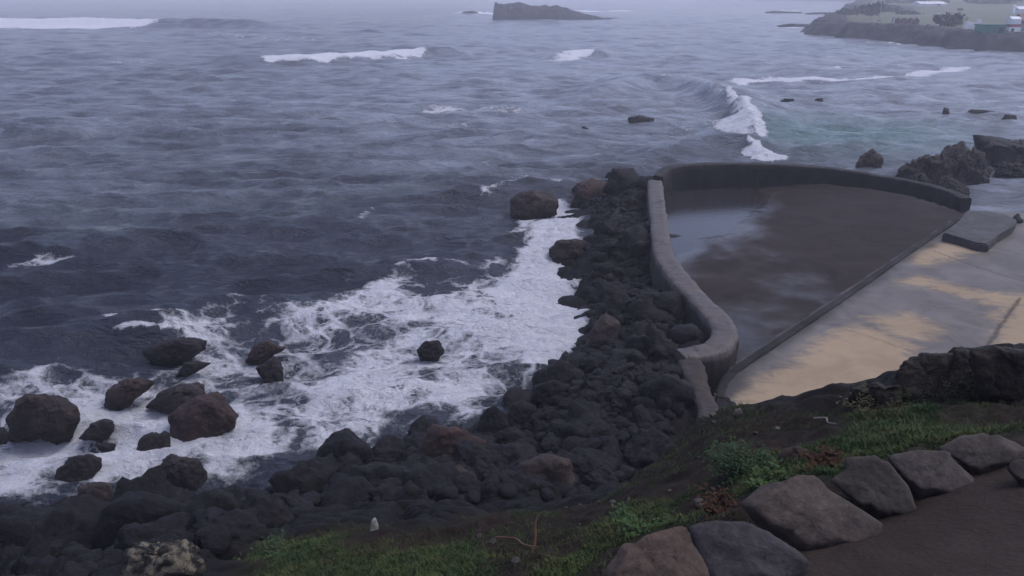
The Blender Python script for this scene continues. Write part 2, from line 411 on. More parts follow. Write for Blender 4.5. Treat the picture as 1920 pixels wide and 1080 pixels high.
FXD = sdf(X, Y, FOAMPOLY)
near = R < 60
foam = np.zeros(X.shape)
warp = fbm(X * .45, Y * .45, seed=51, oct=4) - .5
foam = np.maximum(foam, sstep(-0.8, 1.5, FXD + 3.0 * warp) * (0.615 + 0.72 * (fbm(X * .42, Y * .5, seed=52, oct=5) - .5)))
def blob(px, py, rpx, amt, squash=1.0):
    """local extra or missing foam round a spot of the sea"""
    global foam
    q = P(px, py); s = rpx / FPX * math.hypot(q[1], EYE)
    d2 = ((X - q[0]) / s) ** 2 + ((Y - q[1]) / (s * 2.0 * squash)) ** 2
    foam = foam + amt * np.exp(-d2)
for a in [(1015, 425, 30, .45), (1000, 455, 28, .4), (985, 490, 30, .3), (480, 830, 35, .2), (620, 850, 25, .25), (400, 900, 25, .25), (100, 790, 40, .2), (60, 720, 40, .2), (200, 710, 30, .2), (1060, 410, 30, .9), (1045, 445, 26, .8), (1030, 480, 34, .8), (1050, 500, 40, .6), (1010, 430, 20, .3), (1045, 540, 55, .55), (1050, 430, 40, .5), (1065, 610, 50, .45), (1050, 380, 25, .35), (1000, 560, 60, .2), (900, 600, 60, .1), (700, 720, 70, .12), (640, 740, 70, .12), (560, 790, 60, .12),
          (270, 780, 45, .3), (60, 860, 70, .2), (240, 830, 40, .25), (40, 930, 50, .25), (690, 800, 40, .18), (480, 760, 50, .15), (260, 880, 40, .25), (880, 800, 25, .3), (1010, 690, 40, .2), (1000, 650, 35, .15),
          (540, 895, 28, -.14), (480, 860, 30, .10), (790, 780, 40, -.24), (740, 800, 26, -.2), (250, 660, 45, -.5), (150, 635, 45, -.4), (340, 655, 30, -.2), (470, 610, 30, .14), (540, 600, 35, .14), (620, 600, 40, .12), (700, 570, 35, .10), (760, 545, 25, -.12), (850, 540, 40, .12),
          (920, 500, 45, -.1), (690, 690, 22, -.15), (800, 710, 25, -.16), (520, 745, 45, -.15), (950, 690, 25, -.15), (620, 660, 40, -.12)]:
    blob(*a)
foam = np.clip(foam, 0, 1.15) * np.where(near, 1, 0)
def streak(pts, w, s, seed=0, soft=1.0):
    global foam
    q = P2(pts); d, t, _ = seg_dist(X, Y, q)
    e = np.minimum(t, 1 - t)
    ww = 1.5 * w * (0.2 + 1.6 * fbm(X / w * .7, Y / w * .7, seed=60 + seed, oct=5) ** 1.4)
    foam = np.maximum(foam, s * sstep(ww, ww * (1 - soft), d) * sstep(0, .12, e))
# thin scattered foam
streak([(0, 500), (60, 490), (110, 490), (148, 480)], .5, .55, 1)
streak([(675, 415), (690, 400), (695, 390)], .45, .55, 2)
streak([(900, 375), (925, 355), (970, 345), (1040, 345)], .8, .55, 3)
streak([(960, 470), (975, 430), (985, 400), (960, 395)], .7, .5, 4)
streak([(195, 620), (230, 605), (300, 612), (400, 618), (440, 600)], .35, .6, 5)
streak([(730, 520), (780, 500), (900, 505), (960, 490)], .5, .5, 6)
streak([(1010, 345), (1060, 350)], .8, .5, 7)
# broken white patches farther out
for i, a in enumerate([([(780, 210), (850, 205), (930, 208), (990, 212)], 2.2, .50), ([(700, 235), (800, 232), (900, 235)], 1.5, .40), ([(1220, 158), (1260, 158), (1300, 164)], 1.2, .95),
          ([(1350, 157), (1440, 152), (1520, 150), (1600, 148)], 1.2, .80), ([(1595, 149), (1625, 147)], 1.3, .95), ([(1640, 145), (1720, 138), (1760, 135), (1830, 128)], 1.3, .85), ([(1715, 139), (1790, 132)], 1.2, .8),
          ([(1050, 117), (1075, 108), (1090, 102)], 2.5, .8), ([(1085, 97), (1112, 97)], 2.6, 1.0), ([(840, 24), (890, 23), (930, 27)], 9, .95), ([(1085, 20), (1130, 22)], 8, .9), ([(1140, 21), (1185, 20)], 7, .9),
          ([(1615, 78), (1650, 79), (1690, 83), (1730, 86)], 1.0, .9), ([(1455, 53), (1505, 52)], 3, .7), ([(1345, 158), (1440, 153), (1600, 148), (1720, 139), (1830, 128)], 1.6, 1.0), ([(1480, 128), (1600, 124), (1700, 122)], 1.4, .6), ([(1590, 35), (1640, 34)], 3, .9), ([(1460, 19), (1500, 20)], 5, .7), ([(1680, 155), (1700, 160)], 1, .3),
          ([(1395, 290), (1420, 285), (1440, 292), (1475, 303)], .75, 1.0), ([(1405, 298), (1460, 305)], .6, .9), ([(1180, 228), (1195, 220), (1220, 222)], .8, .5), ([(960, 338), (1010, 330)], .8, .35),
          ([(380, 60), (520, 75), (640, 70)], 8, .30), ([(200, 115), (320, 118)], 5, .32), ([(1250, 240), (1330, 250)], 1.2, .35), ([(1540, 315), (1600, 314)], .5, .5)]):
    streak(*a, seed=10 + i)
# waves: chop with short crests, fading where the mesh is too coarse to carry it
wr = np.random.default_rng(5)
H = np.zeros(X.shape); DX = np.zeros(X.shape); DY = np.zeros(X.shape)
patch = 0.55 + 0.9 * fbm(X * .06, Y * .09, seed=71, oct=3)
for i in range(84):
    lam = 0.45 * (14.0 / 0.45) ** ((i + wr.random()) / 84)
    th = wr.normal(0, 0.34) + math.radians(6)
    kx, ky = math.sin(th) * 2 * math.pi / lam, -math.cos(th) * 2 * math.pi / lam
    slope = 0.060 if lam < 2.2 else 0.060 * (2.2 / lam) ** .9
    a = slope * lam / (2 * math.pi)
    w = sstep(2.0, 4.2, lam / dr) * a
    ph = kx * X + ky * Y + wr.random() * 6.283
    s, c_ = np.sin(ph), np.cos(ph)
    H += w * c_ * patch; q = 0.9
    DX -= q * w * math.sin(th) * s * patch; DY += q * w * math.cos(th) * s * patch
calm = sstep(0.2, 1.2, foam)
H = H * 1.25
turb = sstep(0.1, .8, foam) * near
H += turb * (0.22 * (fbm(X * .8, Y * .8, seed=81) - .5) + 0.10 * (fbm(X * 2.5, Y * 2.5, seed=82) - .5) + 0.05 * (fbm(X * 6, Y * 6, seed=83) - .5))
shel = sstep(0, 4, sdf(X, Y, [(21, 29), (28, 25), (40, 30), (34, 40), (24, 37.5), (20, 33)])) # sheltered inlet
H *= 1 - .7 * shel
def breaker(pts, hgt, wid, front, fa, fb, seed=0):
    """a swell rising along a crest line; white water from fraction fa to fb of its length, spilling 'front' metres ahead"""
    global H, foam
    q = P2(pts); d, t, sg = seg_dist(X, Y, q)
    s = d * sg * -1.0       # positive = in front (towards the shore the viewer stands on)
    e = sstep(0, .18, np.minimum(t, 1 - t))
    ta = np.clip((t - fa) / max(fb - fa, .01), 0, 1)
    prof = np.where(s < 0, np.exp(-(s / (wid * 1.6)) ** 2), np.exp(-(s / (wid * .6)) ** 2))
    H = H + hgt * prof * e
    if fb > fa:
        tt = sstep(fa - .02, fa + .05, t) * sstep(fb + .02, fb - .05, t)
        ff = front * (0.15 + 1.5 * fbm(X / front * 1.3, Y / front * .5, seed=90 + seed, oct=5) ** 1.3) * (.2 + .8 * np.sin(np.pi * ta) ** .7)
        white = sstep(-wid * .35, 0, s) * sstep(ff, ff * .3, s) * tt * (.72 + .5 * fbm(X / front * 3, Y / front * 2, seed=91 + seed))
        foam = np.maximum(foam, (.74 if R.min() and seed == 7 else 1.05) * white)
        H = H + white * 0.18 * hgt * (fbm(X / wid * 3, Y / wid * 3, seed=95) - .3)
breaker([(-60, 44), (0, 50), (150, 50), (310, 50), (420, 51), (590, 54)], 2.0, 5.0, 22, .10, .60, 1)
breaker([(350, 114), (460, 122), (570, 119), (735, 108), (830, 104), (900, 105)], 1.1, 3.2, 4.5, .24, .74, 2)
breaker([(1000, 110), (1060, 107), (1085, 105), (1115, 105), (1150, 107)], .9, 2.2, 4.0, .5, .75, 3)
breaker([(1060, 190), (1120, 178), (1220, 162), (1300, 166), (1340, 184), (1390, 215), (1420, 250), (1430, 275)], 1.0, 2.2, 1.2, .62, .95, 4)
breaker([(1180, 292), (1260, 286), (1340, 275), (1400, 276), (1450, 292)], .5, 1.2, .5, .75, .98, 5)
breaker([(-100, 600), (100, 590), (260, 580), (360, 588), (420, 600)], .34, 1.1, .2, 0, 0, 6)
breaker([(-100, 690), (60, 660), (180, 650), (300, 640), (380, 632)], .34, .8, .25, .55, .98, 7)
breaker([(0, 255), (80, 258), (160, 262)], .5, 1.5, 1, 0, 0, 8)
breaker([(330, 262), (420, 258)], .45, 1.4, 1, 0, 0, 9)
breaker([(500, 385), (570, 372), (640, 380)], .28, 1.0, 1, 0, 0, 10)
# white water rolling to the right of the reef break
BRK = P2([(1325, 182), (1350, 192), (1400, 212), (1428, 232), (1425, 255), (1400, 263), (1375, 262), (1320, 245), (1318, 235), (1360, 232), (1362, 205)])
bd = sdf(X, Y, BRK) + 1.6 * (fbm(X * .5, Y * .5, seed=99) - .5)
foam = np.maximum(foam, (.62 + .6 * fbm(X * .8, Y * .5, seed=97)) * sstep(-.4, 1.4, bd)); H += .35 * sstep(-.6, 1.5, bd) * (.4 + fbm(X * .9, Y * .9, seed=98))
# pale green shallows over sand beyond the pool
q = P(1640, 250); shal = np.exp(-((X - q[0]) / 8) ** 2 - ((Y - q[1]) / 6) ** 2)
q = P(1520, 262); shal += .5 * np.exp(-((X - q[0]) / 5) ** 2 - ((Y - q[1]) / 4) ** 2)
q = P(1560, 90); shal += .35 * np.exp(-((X - q[0]) / 14) ** 2 - ((Y - q[1]) / 14) ** 2)
shal += .30 * sstep(.3, 1.1, foam) * near
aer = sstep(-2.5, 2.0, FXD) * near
milk = sstep(24, 68, R + 26 * (fbm(X * .05, Y * .09, seed=151) - .5) + 14 * (fbm(X * .25, Y * .6, seed=152) - .5)) * (.55 + .45 * sstep(-40, 5, X)) * (.75 + .5 * fbm(X * .12, Y * .3, seed=153))  # paler far out: sky reflection painted in as colour, with some foam scum
foam = np.clip(foam, 0, 1.2)
Z = H + 0.02 * np.minimum(foam, 1)
m, n, b = M("sea_water"); k = N(n)
fo, sh_, ae = k.attr("foam"), k.attr("shallow"), k.attr("aerated")
v1 = k.pos(.8, 1.1, 1, .2); v2 = k.pos(1, 1, 1)
wn = k.new("TexNoise"); wn.inputs["Scale"].default_value = 1.1; wn.inputs["Detail"].default_value = 5; n.links.new(v2, wn.inputs["Vector"])
wv = k.new("VectorMath", operation='MULTIPLY_ADD'); n.links.new(wn.outputs["Color"], wv.inputs[0]); wv.inputs[1].default_value = (1.3, 1.3, 0); n.links.new(v1, wv.inputs[2])
e1 = k.ramp(k.vor(1.25, 'DISTANCE_TO_EDGE', wv.outputs[0]), .0, .30, 1, 0); e2 = k.ramp(k.vor(3.6, 'DISTANCE_TO_EDGE', wv.outputs[0]), .0, .30, 1, 0)
n1 = k.noise(1.9, 9, .68, .5, v1)
r1 = k.math('SUBTRACT', 1.0, k.math('MULTIPLY', k.math('ABSOLUTE', k.math('SUBTRACT', n1, .5)), 5.5), clamp=True)
n3 = k.noise(.6, 7, .62, .5, k.pos(1, 1.2, 1, -.4))
web = k.math('MAXIMUM', k.math('MAXIMUM', e1, k.math('MULTIPLY', e2, .72)), k.math('MULTIPLY', r1, .8))
tex = k.math('ADD', k.math('MULTIPLY', web, .50), k.math('MULTIPLY', k.ramp(n3, .3, .7), .34))
tex = k.math('ADD', tex, k.math('MULTIPLY', k.ramp(k.noise(7, 6, .72, .3, v2), .3, .7), .16))
ff = k.math('SUBTRACT', tex, k.math('SUBTRACT', 1.02, fo))
fac = k.ramp(ff, -.06, .33)
deep = k.mix(k.ramp(k.noise(.07, 4, .5, .3, k.pos(1, 2, 1)), .35, .65), (0.009, 0.012, 0.020), (0.015, 0.018, 0.028))
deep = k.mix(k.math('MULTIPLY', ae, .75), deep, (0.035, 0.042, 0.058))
sheen_scum = k.ramp(k.noise(.55, 6, .62, .4, k.pos(.4, 1.5, 1, .05)), .3, .7, .35, 1.25)  # streaks of thin scum that break up the painted sky reflection
deep = k.mix(k.math("MULTIPLY", k.attr("sky_sheen"), sheen_scum, clamp=True), deep, (0.235, 0.260, 0.300))  # reflected sky brightness mixed into the water's base colour
deep = k.mix(k.math('MULTIPLY', sh_, .9, clamp=True), deep, (0.085, 0.150, 0.155))
c = k.mix(fac, deep, (0.70, 0.70, 0.73))
n.links.new(c, b.inputs["Base Color"])
n.links.new(k.fmix(fac, .13, .75), b.inputs["Roughness"]); b.inputs["IOR"].default_value = 1.33
rip = k.math('ADD', k.noise(1.7, 6, .60, .3, k.pos(.42, 1.25, 1, .10)), k.math('MULTIPLY', k.noise(6, 5, .6, .3, k.pos(.5, 1.1, 1, -.15)), .35))
bp = k.bump(rip, 1.0, .34)
bp2 = k.bump(k.math('MULTIPLY', fac, k.noise(5, 7, .7, .4, v2)), .9, .22, bp)
n.links.new(bp2, b.inputs["Normal"])
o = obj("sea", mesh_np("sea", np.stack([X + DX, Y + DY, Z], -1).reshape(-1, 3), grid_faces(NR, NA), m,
        attrs={"foam": foam.ravel(), "shallow": shal.ravel(), "aerated": aer.ravel(), "sky_sheen": milk.ravel()}))
tag(o, "dark blue choppy sea with white surf breaking on the rocks", "sea", kind="structure")

# ------------------------------------------------------------------ pool: floor, water, walls, pavement
def poly_grid(name, poly, step, zf, mat, attrs=None, margin=0.0):
    p = np.array(poly); x = np.arange(p[:, 0].min() - step, p[:, 0].max() + 2 * step, step); y = np.arange(p[:, 1].min() - step, p[:, 1].max() + 2 * step, step)
    X, Y = np.meshgrid(x, y); F = grid_faces(len(y), len(x))
    keep = (sdf(X, Y, poly) > -margin - step).ravel()
    F = F[keep[F].all(1)]
    use = np.zeros(X.size, bool); use[F.ravel()] = True; idx = np.cumsum(use) - 1
    co = np.stack([X, Y, zf(X, Y)], -1).reshape(-1, 3)[use]
    return mesh_np(name, co, idx[F], mat, attrs={k_: f_(X, Y).ravel()[use] for k_, f_ in (attrs or {}).items()})

m, n, b = M("pool_floor"); k = N(n); v = k.pos()
f = k.noise(.55, 8, .65, 1.2, v); g = k.noise(5, 6, .65, .3, v)
c = k.mix(k.ramp(f, .38, .62), (0.022, 0.0158, 0.0135), (0.033, 0.0235, 0.020))
c = k.mix(k.ramp(k.noise(1.1, 6, .7, 2.0, v), .56, .7, 0, .6), c, (0.036, 0.027, 0.0235))
c = k.mix(k.ramp(g, .5, .75, 0, .4), c, (0.028, 0.024, 0.024))
lo = k.new("SeparateXYZ"); n.links.new(v, lo.inputs[0])
dry = k.ramp(k.math('ADD', lo.outputs[2], k.math('MULTIPLY', k.math('SUBTRACT', k.noise(.9, 6, .6, .6, v), .5), .07)), .34, .46)
n.links.new(c, b.inputs["Base Color"]); n.links.new(k.fmix(dry, .10, .68), b.inputs["Roughness"]); n.links.new(k.fmix(dry, .4, .06), b.inputs["Specular IOR Level"])
n.links.new(k.bump(k.math('ADD', f, k.math('MULTIPLY', g, .3)), .5, .05), b.inputs["Normal"])
def floor_z(x, y):
    return 0.24 + 0.20 * sstep(0, 3.6, (x - 6) * .6 - (y - 30) * .45) + 0.13 * (fbm(x * .45, y * .45, seed=101) - .5) + .32 * sstep(9, 17, x) + .05 * (fbm(x * 1.8, y * 1.8, seed=102) - .5)
tag(obj("pool_floor", poly_grid("pool_floor", POOLXY, .16, floor_z, m, margin=.35)), "dark wet rock floor of the tidal pool", "pool floor", kind="structure")
m, n, b = M("pool_water"); k = N(n)
b.inputs["Base Color"].default_value = (0.026, 0.024, 0.026, 1); b.inputs["Roughness"].default_value = .12; b.inputs["IOR"].default_value = 1.33
n.links.new(k.bump(k.noise(5, 4, .55, .3, k.pos(.6, 1.3, 1)), .22, .03), b.inputs["Normal"])
tag(obj("pool_water", poly_grid("pool_water", POOLXY, .5, lambda x, y: 0.345 + 0 * x, m, margin=.35)), "shallow water lying over the near left part of the pool", "pool water", kind="structure")

m, n, b = M("pavement"); k = N(n); v = k.pos()
sa, jo, we = k.attr("sand"), k.attr("joint"), k.attr("wet")
f = k.noise(.8, 8, .65, .8, v); g = k.noise(9, 6, .65, .2, v); hf = k.noise(70, 3, .6, 0, v)
con = k.mix(k.ramp(f, .35, .65), (0.096, 0.085, 0.076), (0.148, 0.132, 0.118))
con = k.mix(k.ramp(g, .5, .75, 0, .4), con, (0.14, 0.125, 0.12))
san = k.mix(k.ramp(f, .3, .7), (0.25, 0.186, 0.118), (0.33, 0.246, 0.158))
san = k.mix(k.ramp(hf, .4, .7, 0, .4), san, (0.42, 0.32, 0.22))
edge = k.math('ADD', sa, k.math('MULTIPLY', k.math('SUBTRACT', k.noise(2.3, 8, .7, .8, k.pos(.8, 1.4, 1, .5)), .5), 1.3))
sf = k.ramp(edge, .26, .74)
c = k.mix(sf, con, san); c = k.mix(k.math('MULTIPLY', we, .75), c, (0.028, 0.025, 0.025)); c = k.mix(k.math('MULTIPLY', jo, .75), c, (0.033, 0.025, 0.022))
n.links.new(c, b.inputs["Base Color"]); n.links.new(k.fmix(sf, .55, .9), b.inputs["Roughness"])
n.links.new(k.bump(k.math('ADD', k.math('MULTIPLY', sf, .5), k.math('MULTIPLY', g, .4)), .5, .03), b.inputs["Normal"])
b.inputs["Specular IOR Level"].default_value = .15
def S2(pts): return [tuple(P(a, b_, 1.0)[:2]) for a, b_ in pts]
SANDS = [S2(p) for p in ([(1345, 790), (1375, 745), (1420, 712), (1490, 680), (1530, 640), (1600, 610), (1660, 625), (1720, 650), (1690, 700), (1640, 740), (1500, 790)],
                         [(1690, 530), (1720, 518), (1800, 540), (1900, 555), (1960, 545), (1960, 575), (1880, 575), (1780, 552)],
                         [(1630, 595), (1700, 590), (1770, 612), (1730, 640), (1660, 625)],
                         [(1895, 575), (1930, 555), (2000, 545), (2050, 650), (1900, 680), (1850, 655)], [(1850, 590), (1890, 575), (1895, 590), (1870, 600)],
                         [(1700, 490), (1745, 455), (1790, 458), (1850, 470), (1800, 480), (1740, 500)], [(1480, 700), (1540, 640), (1650, 640), (1740, 680), (1700, 720), (1600, 750)])]
def sand_f(x, y):
    r = np.full(x.shape, -1.0)
    for p in SANDS: r = np.maximum(r, sdf(x, y, p))
    return np.clip(.5 + r * .7, 0, 1)
JOINTS = [S2([(1912, 560), (1880, 605), (1850, 650)]), S2([(1745, 470), (1830, 500), (1925, 530)]), S2([(1560, 610), (1650, 640), (1790, 690)]), S2([(1853, 462), (1925, 480)])]
def joint_f(x, y):
    r = np.zeros(x.shape)
    for i, p in enumerate(JOINTS): r = np.maximum(r, sstep(.075, .02, seg_dist(x + .14 * (fbm(x * 3, y * 3, seed=5) - .5), y, p)[0]) * (1, .6, .4, .6)[i])
    return r
EDGE = S2([(1790, 415), (1600, 545), (1380, 690), (1345, 752)])
def wet_f(x, y):
    return sstep(.55, .1, seg_dist(x, y, EDGE)[0] + .5 * (fbm(x * 1.5, y * 1.5, seed=44) - .5))
tag(obj("pavement", poly_grid("pavement", SLABXY, .07, lambda x, y: 1.0 + .03 * (fbm(x * .8, y * .8, seed=111) - .5) + .035 * sand_f(x, y), m,
    {"sand": sand_f, "joint": joint_f, "wet": wet_f}, .1)), "grey concrete slab with drifts of tan sand beside the pool", "pavement", kind="structure")

def spline(pts, nsub):
    pts = np.asarray(pts, float); out = []
    q = np.vstack([2 * pts[0] - pts[1], pts, 2 * pts[-1] - pts[-2]])
    for i in range(1, len(q) - 2):
        for t in np.linspace(0, 1, nsub, endpoint=False):
            out.append(.5 * (2 * q[i] + (q[i + 1] - q[i - 1]) * t + (2 * q[i - 1] - 5 * q[i] + 4 * q[i + 1] - q[i + 2]) * t ** 2 + (3 * q[i] - q[i - 1] - 3 * q[i + 1] + q[i + 2]) * t ** 3))
    out.append(pts[-1]); return np.array(out)

def wall(name, pts, widths, ztop, zbot, mat, label, cat, nsub=30, rough=.04):
    """swept wall with a worn rounded top; pts (x,y), ztop scalar or per point"""
    pts = np.asarray(pts, float); zt = np.broadcast_to(np.asarray(ztop, float), (len(pts),))
    c = spline(np.column_stack([pts, zt, np.broadcast_to(widths, (len(pts),))]), nsub)
    d = np.gradient(c[:, :2], axis=0); d /= np.linalg.norm(d, axis=1)[:, None] + 1e-9; nrm = np.column_stack([-d[:, 1], d[:, 0]])
    prof = [(-1.0, 0, 0)] + [(-1.0, t, 1) for t in (.35, .7, .88)] + [(-.96, .975, 1), (-.86, 1, 1), (-.4, 1.0, 1), (0, 1.0, 1), (.4, 1.0, 1), (.86, 1, 1), (.96, .975, 1)] + [(1.0, t, 1) for t in (.88, .7, .35)] + [(1.0, 0, 0)]
    rows = []
    for j, (s, t, _) in enumerate(prof):
        w = c[:, 3] / 2
        xy = c[:, :2] + nrm * (s * w)[:, None]
        z = zbot + (c[:, 2] - zbot) * t
        nz = fbm(xy[:, 0] * 1.5, xy[:, 1] * 1.5, z * 1.5 + s, seed=121) - .5; n2 = fbm(xy[:, 0] * 5, xy[:, 1] * 5, z * 5 + s, seed=122, oct=5, gain=.65) - .5
        off = rough * (2.0 * nz + 2.2 * n2)
        if abs(s) > .9: xy = xy + nrm * (off * np.sign(s))[:, None]
        z = z + off * (t > .5)
        rows.append(np.column_stack([xy, z]))
    co = np.stack(rows, 1); nr, nc = co.shape[:2]
    fs = [grid_faces(nr, nc)]
    me = mesh_np(name, co.reshape(-1, 3), fs[0][:, ::-1], mat)
    bm = bmesh.new(); bm.from_mesh(me); bm.verts.ensure_lookup_table()
    for r0 in (0, (nr - 1) * nc): bm.faces.new([bm.verts[r0 + j] for j in range(nc)])
    bmesh.ops.recalc_face_normals(bm, faces=list(bm.faces)); bm.to_mesh(me); bm.free()
    return tag(obj(name, me), label, cat)

L = lambda pts, z: [P(a, b_, z)[:2] for a, b_ in pts]
lw = [(1228, 338), (1231, 370), (1234, 400), (1239, 440), (1247, 478), (1274, 518), (1310, 558), (1345, 592), (1359, 620), (1348, 645), (1318, 657), (1276, 662)]
wall("pool_wall", L(lw, WZ), [.62, .62, .62, .62, .62, .66, .64, .64, .66, .62, .58, .5], WZ, -.6, CONC, "pale worn concrete wall curving along the left side of the pool", "wall")
FZ = [1.5, 1.5, 1.5, 1.5, 1.46, 1.40, 1.32, 1.22, 1.12, 1.05, 1.0]
fw = [(1234, 330), (1248, 316), (1280, 309), (1330, 306.5), (1400, 306), (1480, 309), (1560, 315), (1640, 327), (1720, 341), (1780, 357), (1812, 372)]
wall("pool_wall", [P(a, b_, z_)[:2] for (a, b_), z_ in zip(fw, FZ)], [.46] * 11, FZ, -.8, CONCDARK, "dark wet concrete sea wall closing the far end of the pool", "wall")
sp = [P(1292, 672, WZ)[:2], P(1303, 700, WZ)[:2], P(1316, 735, WZ)[:2], P(1328, 768, WZ - .02)[:2], (3.62, 12.2)]
wall("wall_spur", sp, [.52, .48, .46, .44, .44], [WZ - .02, WZ - .02, WZ - .03, WZ, WZ], .2, CONCBROWN, "narrow brown wall running from the pool wall's near end towards the grassy bank", "wall")
KERBM = mat_concrete("kerb_concrete", (0.007, 0.006, 0.0056), (0.014, 0.012, 0.011), wet=0.8, stain=(.006, .0055, .005))
ed = [(1800, 407), (1700, 474), (1600, 543), (1500, 610), (1400, 677), (1362, 708), (1350, 745)]
wall("kerb", L(ed, 1.06), .20, 1.05, .0, KERBM, "low dark kerb between the pool and the sandy slab", "kerb", rough=.02)
# thick concrete block at the far corner of the slab
top = [(1768, 436), (1800, 412), (1812, 394), (1850, 395), (1885, 401), (1908, 412), (1900, 424), (1872, 440), (1854, 458), (1830, 455), (1800, 445)]
bm = bmesh.new(); tv = [bm.verts.new((*P(a, b_, 1.3)[:2], 1.3)) for a, b_ in top]; cx = np.mean([t.co.x for t in tv]); cy = np.mean([t.co.y for t in tv])
bv = [bm.verts.new((cx + (t.co.x - cx) * 1.01, cy + (t.co.y - cy) * 1.01, 0.2)) for t in tv]
bm.faces.new(tv); bm.faces.new(bv[::-1])
for i in range(len(tv)): bm.faces.new([tv[i], bv[i], bv[(i + 1) % len(tv)], tv[(i + 1) % len(tv)]])
tag(bm_obj("concrete_block", bm, CONCBLOCK, bevel=.05), "flat grey concrete block at the pool's far corner beside the inlet", "block")

# ------------------------------------------------------------------ rocks
def ico(sub):
    bm = bmesh.new(); bmesh.ops.create_icosphere(bm, subdivisions=sub, radius=1); 
    co = np.array([v.co for v in bm.verts]); co /= np.linalg.norm(co, axis=1)[:, None]
    fa = np.array([[v.index for v in f.verts] for f in bm.faces]); bm.free(); return co, fa
ICO = {s: ico(s) for s in (2, 3, 4, 5)}
def poly_r(d, pl, p):
    n_, dist = pl
    q = np.maximum(d @ n_.T, 0) / dist
    return (np.sum(q ** p, axis=1) + 1e-9) ** (-1.0 / p)
def planes(rs, k=14, flat=.25, extra=()):
    n_ = rs.normal(size=(k, 3)); n_ = np.vstack([n_, np.eye(3), -np.eye(3)]); n_ /= np.linalg.norm(n_, axis=1)[:, None]
    ds = 1 - flat * rs.random(len(n_))
    for v_, q_ in extra:
        v_ = np.array(v_, float); n_ = np.vstack([n_, v_ / np.linalg.norm(v_)]); ds = np.append(ds, q_)
    return n_, ds
def rock_noise(d, rs, amp):
    o_ = rs.random(3) * 50; s = 1.6
    a = fbm(d[:, 0] * s + o_[0], d[:, 1] * s + o_[1], d[:, 2] * s + o_[2], seed=int(rs.integers(99)), oct=6, gain=.62) - .5
    r = 1 - np.abs(2 * vnoise(d[:, 0] * 2.6 + o_[1], d[:, 1] * 2.6 + o_[2], d[:, 2] * 2.6 + o_[0], seed=7) - 1)
    q = 1 - np.abs(2 * vnoise(d[:, 0] * 6 + o_[2], d[:, 1] * 6 + o_[0], d[:, 2] * 6 + o_[1], seed=8) - 1)
    return 1 + amp * (1.7 * a + .09 - .35 * r ** 4 - .16 * q ** 3)

def free_rock(seed, sub=4, amp=.3, p=9):
    rs = np.random.default_rng(seed); d, fa = ICO[sub]
    r = poly_r(d, planes(rs), p) * rock_noise(d, rs, amp)
    return d * r[:, None], fa

FWD = np.array([0, math.cos(TH), -math.sin(TH)]); UP = np.array([0, math.sin(TH), math.cos(TH)]); RT = np.array([1.0, 0, 0])
def cut_rock(name, pts, mat, label, cat="rock", base=None, thick=.8, sink=.18, amp=.16, sub=4, seed=None, color=(1, 1, 1), p=9, group=None, flat=.25, extra=()):
    """a solid rock with a given side-on outline (in photo pixels), its own distance, real size and thickness"""
    pts = np.asarray(pts, float); cxy = (pts.min(0) + pts.max(0)) / 2
    if base is None: f_ = hit(cxy[0], pts[:, 1].max())
    else: f_ = P(cxy[0], pts[:, 1].max(), base)
    dep = f_ @ FWD - np.array([0, 0, EYE]) @ FWD
    wid = (pts[:, 0].max() - pts[:, 0].min()) / FPX * dep
    T = thick * wid
    d0 = ray(*cxy)
    dm = (f_[2] - EYE) / d0[2]
    dc = dep + .35 * (dm - dep); C = np.array([0, 0, EYE]) + d0 * dc           # ray() has unit forward component
    off = (pts - cxy) / FPX * dc; off[:, 1] *= -1
    hgt = off[:, 1].max() - off[:, 1].min()
    low = off[:, 1] < off[:, 1].min() + hgt * .35
    off[low, 1] -= sink * hgt                                     # the foot goes under the ground or water
    # axes of the outline plane: RT and the upright direction as seen; depth axis horizontal away
    ph = np.arctan2(off[:, 1], off[:, 0])
    o2 = np.argsort(ph); nn = len(off)
    rs = np.random.default_rng(abs(hash(name)) % 1000 if seed is None else seed)
    d, fa = ICO[sub]
    a, bb, cc = d[:, 0], d[:, 2], d[:, 1]
    phi = np.arctan2(bb, a)
    # radius of the outline polygon in direction phi
    Rr = np.zeros(len(d)); ux, uy = np.cos(phi), np.sin(phi)
    for i in range(nn):
        A_, B_ = off[i], off[(i + 1) % nn]; e = B_ - A_
        den = ux * e[1] - uy * e[0]
        with np.errstate(divide='ignore', invalid='ignore'):
            t = (A_[0] * e[1] - A_[1] * e[0]) / den; s = (A_[0] * uy - A_[1] * ux) / den
        ok = (t > 0) & (s >= -.001) & (s <= 1.001) & (np.abs(den) > 1e-12)
        Rr = np.where(ok, np.maximum(Rr, t), Rr)
    Rr = np.where(Rr <= 0, np.median(Rr), Rr)
    pl = planes(rs, flat=flat, extra=extra); rp = poly_r(d, pl, p); sil = np.column_stack([ux, 0 * ux, uy]); rsil = poly_r(sil, pl, p)
    k_ = rp / rsil * rock_noise(d, rs, amp)
    a2, b2 = 1.05 * a * Rr * k_, 1.05 * bb * Rr * k_
    c2 = cc * (T / 2) * rp * rock_noise(d, rs, amp)
    dirz = d0 / np.linalg.norm(d0)
    # outline plane is vertical-ish: keep apparent height by using UP for the outline and a level axis for the depth
    co = a2[:, None] * RT + b2[:, None] * UP + c2[:, None] * dirz
    me = mesh_np(name, co, fa, mat); ob = obj(name, me, None, tuple(C)); ob.color = (*color, 1)
    return tag(ob, label, cat, group)

